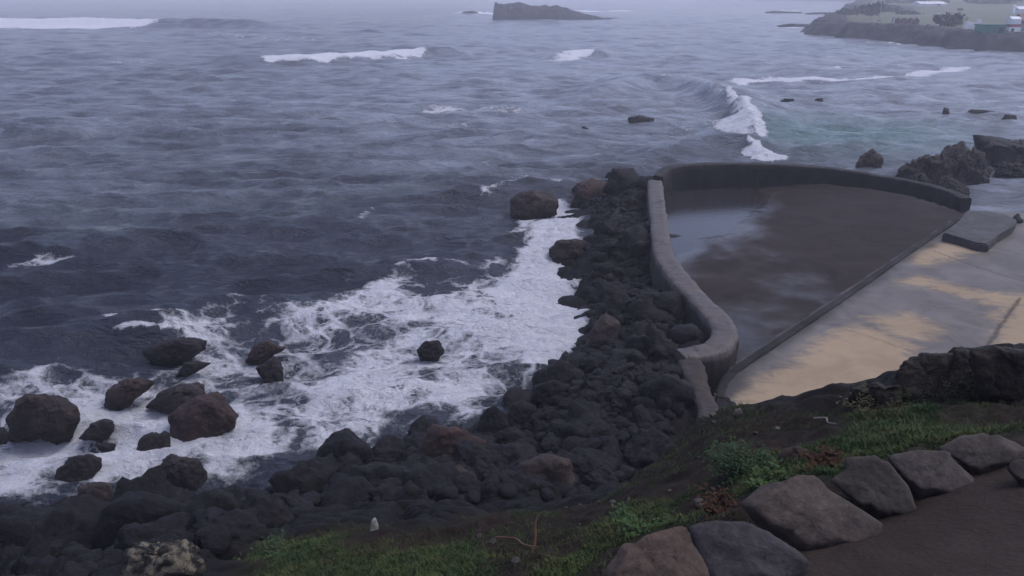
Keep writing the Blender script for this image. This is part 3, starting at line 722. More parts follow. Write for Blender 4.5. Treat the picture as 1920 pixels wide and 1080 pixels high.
RED = (1.45, 1.08, 1.0); BRN = (1.2, 1.05, .95); GRY = (1, 1, 1.05); DRK = (.6, .6, .66)
sea_rocks = [
 ([(18, 805), (22, 785), (33, 757), (50, 743), (85, 740), (120, 748), (145, 765), (146, 785), (130, 808), (105, 813), (88, 805), (30, 808)], "big flat-topped brown boulder standing in the surf at the far left", BRN, 1),
 ([(195, 750), (203, 730), (232, 714), (262, 708), (286, 717), (275, 731), (248, 743), (226, 756), (205, 757)], "reddish rock with foam running off it, behind the wide grey slab rock in the surf", RED, 1),
 ([(275, 752), (300, 737), (330, 722), (365, 717), (378, 722), (382, 735), (365, 765), (320, 763), (300, 758)], "wedge-shaped grey slab rock leaning behind the largest surf boulder", GRY, 1),
 ([(320, 780), (335, 765), (378, 742), (405, 740), (420, 760), (445, 780), (440, 800), (410, 835), (370, 840), (335, 825), (325, 800)], "largest rounded red-brown boulder in the surf, streaked white on top", RED, 1),
 ([(150, 812), (170, 795), (195, 786), (210, 792), (211, 808), (190, 822), (175, 816)], "small dark rock in the foam just right of the flat-topped boulder", GRY, 1),
 ([(180, 835), (200, 830), (217, 832), (215, 845), (205, 853), (195, 848)], "tiny low rock awash between the surf boulders", GRY, .8),
 ([(258, 866), (278, 846), (297, 836), (298, 818), (305, 809), (315, 816), (316, 838), (308, 855), (280, 871)], "thin crooked rock with a knob on top, left of the large surf boulder's foot", GRY, .6),
 ([(93, 906), (105, 880), (130, 860), (165, 852), (188, 860), (188, 875), (165, 895), (130, 906), (100, 911)], "dark lens-shaped rock slanting up to the right in the left surf", DRK, 1),
 ([(280, 906), (295, 885), (310, 862), (320, 852), (345, 857), (370, 860), (385, 885), (383, 915), (350, 920), (300, 917)], "dark dome-like boulder at the surf's near edge, nearest the shore heap", GRY, 1),
 ([(138, 945), (150, 915), (170, 906), (200, 910), (210, 925), (200, 945), (170, 960), (145, 962)], "rounded brown rock wedged at the surf's edge below the lens-shaped rock", BRN, 1),
 ([(93, 934), (110, 917), (135, 912), (130, 925), (105, 937)], "flat wet rock awash just under the lens-shaped rock", DRK, .9),
 ([(-8, 962), (10, 950), (47, 943), (30, 962), (0, 970)], "low pointed rock awash at the lower left corner of the surf", DRK, .9),
 ([(-20, 828), (-12, 806), (4, 803), (16, 812), (12, 826)], "small rock cut by the left edge of the photo, in the foam", DRK, 1),
 ([(460, 668), (475, 650), (500, 638), (532, 653), (520, 661), (490, 673), (470, 677)], "reddish sloping rock, the farther of a pair in the foam", RED, 1),
 ([(480, 690), (500, 680), (515, 670), (530, 688), (525, 706), (500, 711)], "black pointed rock, the nearer of a pair in the foam", DRK, 1),
 ([(783, 656), (800, 640), (820, 639), (832, 655), (822, 669), (790, 669)], "single dark rock alone in the middle of the white surf", DRK, 1),
 ([(275, 657), (300, 641), (345, 632), (383, 640), (387, 655), (350, 666), (320, 675), (285, 667)], "smooth wide dark rock washed over at the surf's outer edge", DRK, .8),
 ([(332, 699), (345, 681), (375, 677), (395, 681), (380, 691), (350, 701)], "low dark rock in the foam just below the washed-over rock", DRK, .8),
 ([(955, 375), (975, 360), (1000, 357), (1030, 362), (1045, 375), (1043, 390), (1010, 401), (985, 403), (960, 392)], "brown rock standing apart in the surf off the far end of the lava heap", BRN, .9),
 ([(1030, 470), (1045, 452), (1075, 447), (1098, 455), (1096, 475), (1060, 481), (1043, 489)], "dark rock jutting into the white surf from the lava heap's edge", BRN, .9),
 ([(1600, 313), (1615, 291), (1635, 281), (1655, 297), (1653, 314)], "brown pointed rock in the sea just behind the far pool wall", BRN, .9),
 ([(1424, 214), (1428, 206), (1438, 202), (1446, 207), (1445, 214)], "small round rock in the sea beside the white breaking wave", DRK, 1),
 ([(1522, 192), (1530, 185), (1542, 184), (1544, 192)], "little rock breaking the surface in the middle of the bay", DRK, 1),
 ([(1458, 190), (1470, 185), (1488, 185), (1490, 190)], "low sliver of rock in the bay left of the little rock", DRK, .7),
 ([(1766, 211), (1770, 201), (1779, 203), (1781, 211)], "small upright rock left of the long reef in the bay", DRK, 1),
 ([(1802, 213), (1820, 205), (1845, 206), (1868, 209), (1866, 217), (1820, 216)], "long low dark reef rock in the bay", DRK, .4),
 ([(1876, 221), (1885, 214), (1905, 216), (1906, 222)], "short low rock at the right end of the bay's reef", DRK, .5),
 ([(1168, 231), (1180, 220), (1200, 216), (1225, 222), (1228, 230)], "dark washed rock in the swell left of the breaking wave", DRK, .6),
 ([(1083, 241), (1095, 236), (1108, 240)], "tiny rock tip in the swell left of the washed rock", DRK, .6),
]
for i, (pts, lab, colr, th) in enumerate(sea_rocks):
    cut_rock("sea_rock", pts, ROCKSEA, lab, base=(.06 if i < 21 else .28), thick=th, seed=200 + i, color=colr, amp=.27, p=7, sink=(.25 if i < 21 else .7), sub=5, group="rocks standing in the sea")

right_rocks = [
 ([(1683, 338), (1690, 317), (1712, 302), (1745, 297), (1760, 320), (1755, 345), (1710, 345)], "low brown rock at the left end of the outcrop behind the pool's right corner", BRN),
 ([(1735, 345), (1742, 300), (1765, 284), (1803, 272), (1812, 295), (1815, 350), (1770, 355)], "tall jagged rock in the middle of the outcrop behind the pool's right corner", GRY),
 ([(1798, 358), (1803, 300), (1825, 283), (1843, 290), (1852, 318), (1848, 342), (1825, 352)], "dark steep rock at the inlet's mouth, right end of the outcrop", GRY),
 ([(1836, 318), (1840, 275), (1848, 262), (1880, 264), (1930, 268), (1990, 270), (1990, 325), (1920, 324), (1870, 322)], "broad black rock ledge across the inlet at the right edge", DRK),
 ([(1695, 352), (1705, 330), (1730, 325), (1742, 340), (1735, 356)], "small jagged rock low at the foot of the outcrop's left end", DRK),
 ([(1752, 362), (1760, 336), (1785, 328), (1800, 345), (1795, 366)], "jagged black rock in front of the outcrop's tall rock", DRK),
 ([(1712, 312), (1722, 296), (1742, 290), (1752, 305), (1745, 318)], "small rock on the outcrop's sloping crest, left of its tall rock", GRY),
 ([(1778, 295), (1790, 270), (1808, 268), (1820, 288), (1812, 304)], "pointed rock on the outcrop's highest spot", DRK),
 ([(1860, 328), (1880, 306), (1915, 308), (1935, 322), (1930, 334)], "low black rock at the foot of the broad ledge across the inlet", DRK),
 ([(1845, 290), (1855, 262), (1875, 258), (1892, 272), (1888, 292)], "knob of black rock on the left end of the broad ledge", DRK),
 ([(1775, 372), (1785, 350), (1808, 345), (1818, 360), (1814, 385)], "dark rock against the end of the far pool wall", DRK),
 ([(1893, 424), (1897, 408), (1908, 403), (1918, 412), (1914, 428)], "small black rock at the seaward end of the concrete block", DRK)]
for i, (pts, lab, colr) in enumerate(right_rocks):
    cut_rock("shore_rock", pts, ROCKSEA, lab, base=(.9 if i == 11 else .0), thick=.9, seed=300 + i, color=tuple(.7 * q for q in colr), amp=.6, sub=5, sink=.12, group="rocks at the inlet beside the pool", p=12)

shore_named = [
 ([(578, 870), (600, 840), (625, 815), (648, 806), (680, 825), (697, 850), (680, 878), (620, 884)], "peaked black boulder at the surf's edge, left of the reddish slab", GRY),
 ([(772, 856), (800, 815), (815, 799), (850, 805), (908, 828), (897, 858), (840, 872)], "reddish-brown slab boulder at the water's edge in mid shore", RED),
 ([(895, 803), (905, 772), (925, 765), (945, 775), (955, 800), (935, 824), (905, 824)], "smooth round black boulder at the surf's edge, right of the reddish slab", GRY),
 ([(943, 785), (958, 757), (980, 750), (1002, 765), (1002, 792), (970, 803)], "second round black boulder, touching the smooth round one", GRY),
 ([(997, 748), (1010, 722), (1040, 713), (1067, 725), (1062, 757), (1020, 768)], "black boulder where the surf bends up along the lava heap", DRK),
 ([(170, 990), (200, 950), (240, 928), (275, 925), (300, 935), (345, 950), (357, 985), (330, 1014), (240, 1018), (190, 1008)], "very large smooth dark boulder on the lower left shore", GRY),
 ([(343, 962), (370, 930), (400, 918), (430, 925), (452, 950), (447, 988), (400, 1003), (350, 993)], "greenish-dark boulder right of the very large smooth boulder", (.95, 1.1, .85)),
 ([(43, 985), (75, 955), (108, 950), (125, 930), (137, 945), (120, 985), (70, 1003)], "dark boulder with a raised right shoulder in the lower left surf edge", DRK),
 ([(-60, 1015), (0, 975), (30, 970), (60, 985), (75, 1030), (20, 1062), (-60, 1062)], "black boulder in the bottom left corner of the shore", DRK),
 ([(640, 900), (665, 875), (720, 868), (765, 880), (775, 905), (730, 925), (660, 920)], "wide dark boulder behind the peaked boulder on the shore heap", GRY),
 ([(955, 900), (975, 868), (1020, 850), (1065, 862), (1080, 895), (1040, 918), (980, 915)], "broad grey-topped boulder in the middle of the shore heap", BRN),
 ([(805, 915), (825, 885), (860, 872), (890, 890), (895, 915), (850, 930)], "squarish dark grey boulder below the reddish slab", BRN),
 ([(1095, 640), (1112, 610), (1135, 590), (1160, 605), (1165, 640), (1130, 655)], "grey boulder at the lava heap's edge below the brightest surf", BRN),
 ([(1072, 372), (1085, 345), (1110, 335), (1140, 345), (1145, 375), (1105, 385)], "brownish boulder at the far seaward tip of the lava heap", RED),
 ([(1130, 345), (1150, 318), (1185, 315), (1205, 335), (1195, 355), (1150, 358)], "dark boulder at the far tip of the lava heap by the pool wall", GRY)]
for i, (pts, lab, colr) in enumerate(shore_named):
    cut_rock("shore_boulder", pts, ROCKSEA if colr in (RED, BRN) else ROCK, lab, "boulder", thick=.85, seed=400 + i, color=tuple(1.25 * q for q in colr), amp=.2, sub=4, sink=.3, group="boulders along the shore")
cut_rock("crusted_boulder", [(228, 1080), (242, 1048), (258, 1026), (300, 1019), (342, 1014), (364, 1026), (372, 1052), (352, 1090), (280, 1105)], ROCKPALE, "rough boulder crusted pale yellow at the bottom left of the photo", "boulder", thick=.8, seed=450, amp=.55, sub=5, sink=.2)
cut_rock("pale_stone", [(692, 1003), (696, 976), (703, 969), (709, 980), (712, 1002)], mat_rock("pale_stone", (0.16, 0.16, 0.13), (0.27, 0.27, 0.22), scale=3, bumpd=.01), "small pale upright stone at the edge of the lower grass", "stone", thick=.7, seed=451, amp=.2, sub=3, sink=.25)
cut_rock("small_stone", [(1374, 779), (1378, 768), (1387, 765), (1392, 772), (1390, 781)], mat_rock("grey_stone", (0.07, 0.062, 0.056), (0.11, 0.10, 0.09), scale=3, bumpd=.01), "little pale stone beside the near end of the sandy slab", "stone", thick=.8, seed=452, amp=.2, sub=3)
cut_rock("turf_stone", [(1458, 858), (1470, 842), (1492, 836), (1515, 845), (1524, 860), (1495, 866)], ROCKEDGE, "low dark reddish stone half sunk in the grass", "stone", thick=.7, seed=453, amp=.2, sub=4, color=(.5, .40, .36), sink=.4)

mound = [
 ([(1688, 725), (1683, 700), (1700, 678), (1730, 664), (1790, 662), (1800, 690), (1790, 740), (1720, 745)], "black rock mound at the left end of the bank's crest"),
 ([(1775, 720), (1778, 672), (1790, 652), (1812, 655), (1830, 672), (1850, 700), (1830, 740)], "peaked black rock in the middle of the bank's crest"),
 ([(1825, 720), (1830, 664), (1870, 657), (1930, 660), (1990, 665), (1990, 720), (1930, 745)], "long black rock at the right edge on the bank's crest"),
 ([(1590, 748), (1596, 728), (1618, 722), (1632, 735), (1628, 752)], "small stepped rock on the bank's crest left of the black mound"),
 ([(1625, 746), (1632, 722), (1642, 715), (1660, 725), (1685, 722), (1690, 745), (1650, 755)], "knobbly small rock touching the black mound on the crest")]
for i, (pts, lab) in enumerate(mound):
    cut_rock("bank_rock", pts, ROCKMOSS, lab, "rock", thick=.9, seed=500 + i, color=(1.1, 1.0, .95), amp=.24, sub=5, sink=.25, group="rocks on the crest of the bank", p=14)
edging = [
 ([(1128, 1125), (1138, 1075), (1175, 1030), (1215, 1014), (1285, 1009), (1305, 1030), (1340, 1085), (1330, 1125), (1230, 1140)], "brown edging boulder at the bottom of the photo beside the path", (1.2, 1.0, .85), .05),
 ([(1293, 992), (1310, 985), (1350, 979), (1410, 985), (1440, 1000), (1490, 1030), (1513, 1055), (1500, 1078), (1440, 1100), (1360, 1098), (1335, 1070)], "blue-grey edging boulder beside the path with a pale patch on top", (.72, .74, .86), .05),
 ([(1396, 947), (1430, 918), (1500, 892), (1525, 897), (1560, 925), (1647, 980), (1645, 1000), (1600, 1022), (1510, 1034), (1470, 1012), (1420, 977)], "largest edging boulder with a broad sloping brownish face beside the path", (1.12, 1.02, .95), .05),
 ([(1558, 902), (1590, 880), (1640, 861), (1665, 869), (1700, 910), (1720, 945), (1714, 970), (1680, 978), (1650, 970), (1600, 937)], "peaked dark grey edging boulder behind the largest one", (.72, .70, .66), .05),
 ([(1664, 856), (1720, 845), (1770, 848), (1836, 900), (1834, 915), (1780, 924), (1720, 927), (1690, 892)], "flat-topped grey edging boulder with a pale worn corner", (1.0, .95, .97), .05),
 ([(1762, 842), (1800, 820), (1870, 817), (1917, 845), (1914, 868), (1860, 881), (1835, 887), (1800, 862)], "rounded grey edging boulder near the right edge of the photo", (.85, .80, .80), .05),
 ([(1890, 880), (1900, 866), (1935, 860), (1975, 880), (1975, 915), (1915, 905)], "small edging boulder cut by the right edge of the photo", (.66, .6, .6), .05)]
for i, (pts, lab, colr, _) in enumerate(edging):
    cut_rock("edging_boulder", pts, ROCKEDGE, lab, "boulder", thick=.75, seed=600 + i * 3, color=colr, amp=.07, sub=5, sink=.12, p=26, group="boulders edging the path", flat=.3, extra=[((.10 * (-1) ** i, -.86, .42), .34), ((.05, -.55, -.83), .70), ((.85, -.4, .1), .8), ((-.85, -.4, .1), .8)])

# heaps of loose lava boulders
protos = []
for i in range(14):
    co, fa = free_rock(700 + i, sub=4 if i < 9 else 3, amp=.55, p=12 + (i % 4) * 6)
    protos.append(mesh_np("lava_boulder", co, fa, ROCK))
def scatter(poly, n_want, rmin, rmax, dmin, seed, label, group, avoid=()):
    rs = np.random.default_rng(seed); p = np.array(poly); got = []; tries = 0
    while len(got) < n_want and tries < 60:
        tries += 1
        x = rs.uniform(p[:, 0].min(), p[:, 0].max(), 400); y = rs.uniform(p[:, 1].min(), p[:, 1].max(), 400)
        ok = inside(x, y, poly) & (poolzone(x, y) < -.35)
        for a, b_ in zip(x[ok], y[ok]):
            if len(got) >= n_want: break
            r = rmin + (rmax - rmin) * rs.random() ** 2.2
            if all((a - g_[0]) ** 2 + (b_ - g_[1]) ** 2 > (dmin * (r + g_[2])) ** 2 for g_ in got): got.append((a, b_, r))
    g_ = np.array(got); zz = land(g_[:, 0], g_[:, 1])
    for (a, b_, r), z in zip(got, zz):
        ob = bpy.data.objects.new("lava_boulder", protos[int(rs.integers(len(protos)))]); COL.objects.link(ob)
        ob.location = (a, b_, z + r * .12); ob.scale = (r * rs.uniform(.85, 1.3), r * rs.uniform(.85, 1.2), r * rs.uniform(.6, .95))
        ob.rotation_euler = (rs.normal(0, .35), rs.normal(0, .35), rs.uniform(0, 6.28))
        t = rs.uniform(.65, 1.6); w = rs.random(); ob.color = (t * (1 + .14 * w), t, t * (1 + .1 * (1 - w)), 1)
        tag(ob, label, "boulder", group)
Z1 = hits([(1078, 350), (1160, 322), (1216, 335), (1215, 470), (1240, 520), (1318, 612), (1305, 640), (1262, 655), (1230, 645), (1112, 645), (1103, 560), (1095, 460), (1112, 400)])
Z2 = hits([(1105, 645), (1262, 662), (1295, 765), (1265, 795), (1200, 880), (1090, 930), (900, 945), (760, 955), (620, 955), (600, 880), (780, 835), (900, 812), (1000, 735)])
Z3 = hits([(-120, 990), (0, 985), (170, 965), (450, 938), (600, 885), (620, 955), (470, 1008), (420, 1070)]) + [(-3.4, 5.9), (-9, 6.0)]
scatter(Z1, 85, .2, .62, .62, 1, "one of the black lava boulders heaped between the surf and the pool wall", "lava boulders heaped along the pool wall")
scatter(Z2, 125, .17, .55, .60, 2, "one of the black lava boulders heaped on the shore below the bank", "lava boulders heaped below the bank")
scatter(Z3, 75, .16, .6, .60, 3, "one of the dark boulders piled on the shore at the lower left", "boulders piled on the lower left shore")

rs = np.random.default_rng(44); base = []
for i in range(8): base.append(free_rock(750 + i, sub=2, amp=.5, p=14))
V, F_, nv = [], [], 0
for poly, cnt in ((Z1, 700), (Z2, 1300), (Z3, 800)):
    p = np.array(poly); x = rs.uniform(p[:, 0].min(), p[:, 0].max(), cnt * 3); y = rs.uniform(p[:, 1].min(), p[:, 1].max(), cnt * 3)
    ok = np.where(inside(x, y, poly) & (poolzone(x, y) < -.25))[0][:cnt]; z = land(x[ok], y[ok])
    for j, a in enumerate(ok):
        co, fa = base[int(rs.integers(8))]; r_ = .05 + .15 * rs.random() ** 1.6; t = rs.uniform(0, 6.283)
        c3 = co * [r_ * rs.uniform(.8, 1.4), r_, r_ * rs.uniform(.55, .9)]
        V.append(np.column_stack([c3[:, 0] * math.cos(t) - c3[:, 1] * math.sin(t) + x[a], c3[:, 0] * math.sin(t) + c3[:, 1] * math.cos(t) + y[a], c3[:, 2] + z[j] + r_ * .35])); F_.append(fa + nv); nv += len(co)
tag(obj("rubble", mesh_np("rubble", np.vstack(V), np.vstack(F_), ROCK)), "small broken black lava rubble filling the gaps between the shore boulders", "rubble", kind="stuff")

# ------------------------------------------------------------------ grass, weeds, twigs
m, n, b = M("grass"); k = N(n)
t_ = k.attr("tint"); v = k.pos()
c = k.mix(t_, (0.044, 0.066, 0.022), (0.088, 0.098, 0.036))
c = k.mix(k.ramp(k.noise(2.2, 4, .6, .4, v), .4, .65), c, (0.034, 0.064, 0.022))
c = k.mix(k.ramp(k.noise(1.3, 5, .6, .4, k.pos(1, 1, 1, 1.0)), .55, .7, 0, .6), c, (0.066, 0.056, 0.024))
n.links.new(c, b.inputs["Base Color"]); b.inputs["Roughness"].default_value = .8; b.inputs["Specular IOR Level"].default_value = .15
GRASSM = m
def blades(xy, hgt, wid, rs, lean=.6):
    n_ = len(xy); z = land(xy[:, 0], xy[:, 1]) - .006
    a = rs.uniform(0, 6.283, n_); h_ = hgt * (0.45 + 0.9 * rs.random(n_)); w = wid * (0.6 + .8 * rs.random(n_))
    l = lean * (0.3 + rs.random(n_)) * h_; la = rs.uniform(0, 6.283, n_)
    base = np.column_stack([xy, z]); sx = np.column_stack([np.cos(a), np.sin(a), 0 * a]) * w[:, None] / 2
    ld = np.column_stack([np.cos(la), np.sin(la), 0 * la]) * l[:, None]
    up = np.zeros((n_, 3)); up[:, 2] = h_
    co = np.stack([base - sx, base + sx, base + sx * .8 + ld * .35 + up * .6, base - sx * .8 + ld * .35 + up * .6, base + ld + up * .95], 1)
    i = np.arange(n_)[:, None] * 5
    return co.reshape(-1, 3), i + np.array([[0, 1, 2, 3]]), i + np.array([[3, 2, 4]])
def grass_points(poly, per_m2, rs, thr=.45, pad=.25):
    p = np.array(poly); lo, hi = p.min(0) - pad, p.max(0) + pad
    n_ = int((hi[0] - lo[0]) * (hi[1] - lo[1]) * per_m2)
    x = rs.uniform(lo[0], hi[0], n_); y = rs.uniform(lo[1], hi[1], n_)
    g = zones(x, y)[2] * (.45 + .9 * fbm(x * 6, y * 6, seed=77))
    ok = g > thr * (0.5 + rs.random(n_))
    return np.column_stack([x, y])[ok]
rs = np.random.default_rng(9); cos, q4, t3, tint = [], [], [], []; base = 0
pts_all = []
for gi, g in enumerate(GRASS):
    xy = grass_points(g, 11000 if gi in (0, 1, 2, 4) else 9000, rs)
    pts_all.append(xy)
# thin weeds over the soil too
x = rs.uniform(-4, 6.5, 170000); y = rs.uniform(2.2, 8, 170000); so_, pa_, gr_ = zones(x, y)
ok = (so_ > .6) & (pa_ < .2) & (fbm(x * 1.4, y * 1.4, seed=78) > .50) & (rs.random(len(x)) < .55)
pts_all.append(np.column_stack([x, y])[ok])
xy = np.vstack(pts_all)
co, f4, f3 = blades(xy, .034, .006, rs, lean=.9)
pick = rs.random(len(xy)) < .03
c2_, g4, g3 = blades(xy[pick], .085, .004, rs, lean=.9); g4 = g4 + len(co); g3 = g3 + len(co)
co = np.vstack([co, c2_]); f4 = np.vstack([f4, g4]); f3 = np.vstack([f3, g3]); xy = np.vstack([xy, xy[pick]])
tn = np.repeat(np.clip(fbm(xy[:, 0] * 4, xy[:, 1] * 4, seed=79) * 1.4 - .2 + .3 * (rs.random(len(xy)) - .5), 0, 1), 5)
o = obj("grass", mesh_np("grass", co, [f4, f3], GRASSM, smooth=False, attrs={"tint": tn}))
tag(o, "short green turf in patches on the brown bank", "grass", kind="stuff")

def leafy(name, px, py, r, h_, nleaf, colA, colB, label, seed, leaf=.03, cat="plant", base=None):
    """low plant: stems fanning from the ground with many small leaves"""
    rs = np.random.default_rng(seed); c0 = hit(px, py) if base is None else base
    zb = float(land(np.array([c0[0]]), np.array([c0[1]]))[0])
    root = empty(name, (c0[0], c0[1], zb)); tag(root, label, cat)
    m, n, b = M(name + "_leaf"); k = N(n); t_ = k.attr("tint"); n.links.new(k.mix(t_, colA, colB), b.inputs["Base Color"]); b.inputs["Roughness"].default_value = .85; b.inputs['Specular IOR Level'].default_value = .15
    ns = max(8, nleaf // 40); st = []; sf = []
    tips = []
    for i in range(ns):
        a = rs.uniform(0, 6.283); rr = r * math.sqrt(rs.random()) ; hh_ = h_ * (1 - .6 * (rr / r) ** 2) * rs.uniform(.7, 1.1)
        p0 = np.array([rr * .25 * math.cos(a), rr * .25 * math.sin(a), -.03]); p1 = np.array([rr * math.cos(a), rr * math.sin(a), hh_]); tips.append((p0, p1))
        w = .004 * (1 + h_)
        b0 = len(st)
        for p_, ww in ((p0, w), ((p0 + p1) / 2 + [0, 0, hh_ * .12], w * .7), (p1, w * .3)):
            for q_ in range(3): st.append(p_ + ww * np.array([math.cos(q_ * 2.1), math.sin(q_ * 2.1), 0]))
        for s_ in range(2):
            for q_ in range(3):
                sf.append([b0 + s_ * 3 + q_, b0 + s_ * 3 + (q_ + 1) % 3, b0 + s_ * 3 + 3 + (q_ + 1) % 3, b0 + s_ * 3 + 3 + q_])
    obj("stem", mesh_np("stem", np.array(st), np.array(sf), mat_plain(name + "_stem", (0.05, 0.035, 0.025))), root)
    V, F4, T = [], [], []
    for i in range(nleaf):
        p0, p1 = tips[int(rs.integers(ns))]; t = rs.uniform(.25, 1.05); c = p0 + (p1 - p0) * t + rs.normal(0, r * .10, 3) * [1, 1, .5]
        a = rs.uniform(0, 6.283); e = rs.uniform(-.3, .9); L_ = leaf * rs.uniform(.6, 1.3)
        d = np.array([math.cos(a) * math.cos(e), math.sin(a) * math.cos(e), math.sin(e)]); s = np.array([-math.sin(a), math.cos(a), rs.uniform(-.4, .4)]) * L_ * .33
        i0 = len(V); V += [c, c + d * L_ * .5 + s, c + d * L_, c + d * L_ * .5 - s]; F4.append([i0, i0 + 1, i0 + 2, i0 + 3]); T += [rs.random()] * 4
    obj("foliage", mesh_np("foliage", np.array(V), np.array(F4), m, smooth=False, attrs={"tint": np.array(T)}), root)
    return root
leafy("shrub", 1392, 893, .25, .17, 4200, (0.020, 0.042, 0.018), (0.044, 0.074, 0.032), "bluish-green leafy shrub on the bank left of the grass", 21, leaf=.02)
leafy("weed_plant", 1462, 905, .18, .08, 700, (0.03, 0.06, 0.02), (0.06, 0.09, 0.03), "low green weed at the back of the largest edging boulder", 22)
leafy("weed_plant", 1855, 712, .30, .22, 900, (0.022, 0.05, 0.022), (0.05, 0.08, 0.035), "green weed clump growing on the black rock mound", 23)
leafy("weed_plant", 1440, 855, .15, .07, 500, (0.030, 0.012, 0.008), (0.05, 0.022, 0.013), "reddish dry weed right of the leafy shrub", 24)
leafy("weed_plant", 1560, 880, .16, .06, 450, (0.035, 0.014, 0.008), (0.055, 0.025, 0.013), "rust-coloured weed behind the peaked edging boulder", 25)
leafy("weed_plant", 1365, 960, .20, .06, 600, (0.032, 0.013, 0.008), (0.05, 0.026, 0.014), "rust-coloured weed left of the largest edging boulder", 26)
leafy("weed_plant", 1210, 1000, .25, .07, 700, (0.026, 0.055, 0.018), (0.05, 0.085, 0.03), "green weed in the grass above the brown edging boulder", 27)
leafy("weed_plant", 520, 1040, .35, .12, 900, (0.024, 0.045, 0.018), (0.05, 0.075, 0.03), "green weed clump at the left end of the lower grass", 28)
leafy("weed_plant", 1890, 735, .25, .10, 500, (0.026, 0.010, 0.009), (0.04, 0.018, 0.014), "dark red weed at the right edge below the black rocks", 29)
leafy("weed_plant", 1640, 755, .30, .10, 600, (0.045, 0.042, 0.022), (0.075, 0.065, 0.035), "olive dry weed below the knobbly rock on the crest", 30)

leafy("low_shrub", 1738, 742, .30, .16, 2600, (0.010, 0.012, 0.007), (0.024, 0.028, 0.014), "dark low shrub growing against the left end of the black rock mound", 31, leaf=.025)
leafy("low_shrub", 1808, 738, .34, .20, 2600, (0.011, 0.012, 0.008), (0.026, 0.026, 0.015), "brownish low shrub against the peaked rock on the bank's crest", 32, leaf=.025)
leafy("low_shrub", 1895, 722, .40, .20, 2600, (0.012, 0.012, 0.008), (0.028, 0.024, 0.015), "dark low shrub against the long black rock at the right edge", 33, leaf=.025)

def twig(name, a, b_, r, mat, label, bend=.02):
    a, b_ = np.array(a), np.array(b_); pts = spline(np.array([a, a * .6 + b_ * .4 + [bend, 0, bend], a * .25 + b_ * .75 - [bend, 0, 0], b_]), 5)
    V, F_ = [], []; nS = 6
    for i, p_ in enumerate(pts):
        rr = r * (1 - .5 * i / len(pts))
        for q_ in range(nS): V.append(p_ + rr * np.array([math.cos(q_ * 6.283 / nS), math.sin(q_ * 6.283 / nS) * .7, math.sin(q_ * 6.283 / nS) * .7]))
    for i in range(len(pts) - 1):
        for q_ in range(nS): F_.append([i * nS + q_, i * nS + (q_ + 1) % nS, (i + 1) * nS + (q_ + 1) % nS, (i + 1) * nS + q_])
    o_ = obj(name, mesh_np(name, np.array(V), np.array(F_), mat)); return tag(o_, label, "stick")
WOODR = mat_plain("red_wood", (0.17, 0.075, 0.045), .7); WOODP = mat_plain("pale_wood", (0.22, 0.19, 0.15), .8)
h0 = hit(998, 1034); twig("stick", h0 - [0, 0, .03], h0 + [.035, .10, .20], .008, WOODR, "thin reddish stick standing up from the brown soil", .006)
h0, h1 = hit(1525, 795), hit(1566, 806); twig("twig", h0 + [0, 0, .05], h1 + [0, 0, .05], .008, WOODP, "pale twig lying on the soil above the grass", .02)
h0, h1 = hit(930, 1018), hit(1010, 1036); twig("twig", h0 + [0, 0, .05], h1 + [0, 0, .04], .006, WOODR, "thin brown twig lying flat left of the standing stick", .02)

# small loose stones on soil and path
STONEM = mat_rock("pebble", (0.025, 0.021, 0.018), (0.062, 0.053, 0.046), scale=6, bumpd=.004)
pm = []
for i in range(5):
    co, fa = free_rock(800 + i, sub=3, amp=.2, p=10); pm.append(mesh_np("pebble", co * [1, .8, .55], fa, STONEM))
rs = np.random.default_rng(33); x = rs.uniform(-3.5, 6.5, 900); y = rs.uniform(2.3, 8, 900); s_, p_, g_ = zones(x, y)
ok = np.where((s_ > .8) & (g_ < .3) & ((p_ < .2) | (rs.random(900) < .3)))[0][:110]; zz = land(x, y)
for i in ok:
    ob = bpy.data.objects.new("pebble", pm[int(rs.integers(5))]); COL.objects.link(ob); r = .012 + .035 * rs.random() ** 3
    ob.location = (x[i], y[i], zz[i] + r * .2); ob.scale = (r, r, r); ob.rotation_euler = (0, 0, rs.uniform(0, 6)); t = rs.uniform(.5, 1.5); ob.color = (t * 1.05, t, t * .95, 1)
    tag(ob, "one of the small loose pebbles strewn over the brown soil", "pebble", "pebbles strewn over the bank")

# ------------------------------------------------------------------ far islet, headland and what stands on it
def islet():
    xs = np.array([[925, 8], [935, 10], [950, 12], [965, 10.5], [975, 9], [985, 12], [1005, 16], [1030, 15.5], [1048, 15], [1065, 20], [1085, 25.5], [1110, 30.5], [1135, 34], [1160, 38]])
    base_y = 37.0; q0 = P(925, base_y); q1 = P(1165, base_y + 1); nX, nY = 150, 40
    u = np.linspace(-.02, 1.02, nX); w = np.linspace(-1, 1, nY); U, Wd = np.meshgrid(u, w)
    dist = math.hypot(q0[1], EYE)
    hp = np.interp(925 + U * 240, xs[:, 0], (base_y - xs[:, 1])) / FPX * q0[1] * .9 + .5
    half = 7.0 * np.clip(hp / 4, .25, 1.2)
    Xc = q0[0] + (q1[0] - q0[0]) * U; Yc = q0[1] + 6 + half * Wd + (q1[1] - q0[1]) * U
    prof = np.clip(1 - np.abs(Wd) ** 4, 0, 1) ** .6
    end = sstep(-.015, .012, U) * sstep(1.02, .97, U)
    Zc = -.8 + (hp + .8) * prof * end + (1.6 * (fbm(Xc * .3, Yc * .3, seed=131, oct=5, gain=.65) - .5) - .7 * np.abs(2 * vnoise(Xc * .5, Yc * .3, seed=132) - 1)) * prof * end
    o_ = obj("islet", mesh_np("islet", np.stack([Xc, Yc, Zc], -1).reshape(-1, 3), grid_faces(nY, nX), ROCKFAR, smooth=False))
    return tag(o_, "dark rocky islet far out in the sea, steep on its left end", "islet", kind="structure")
islet()
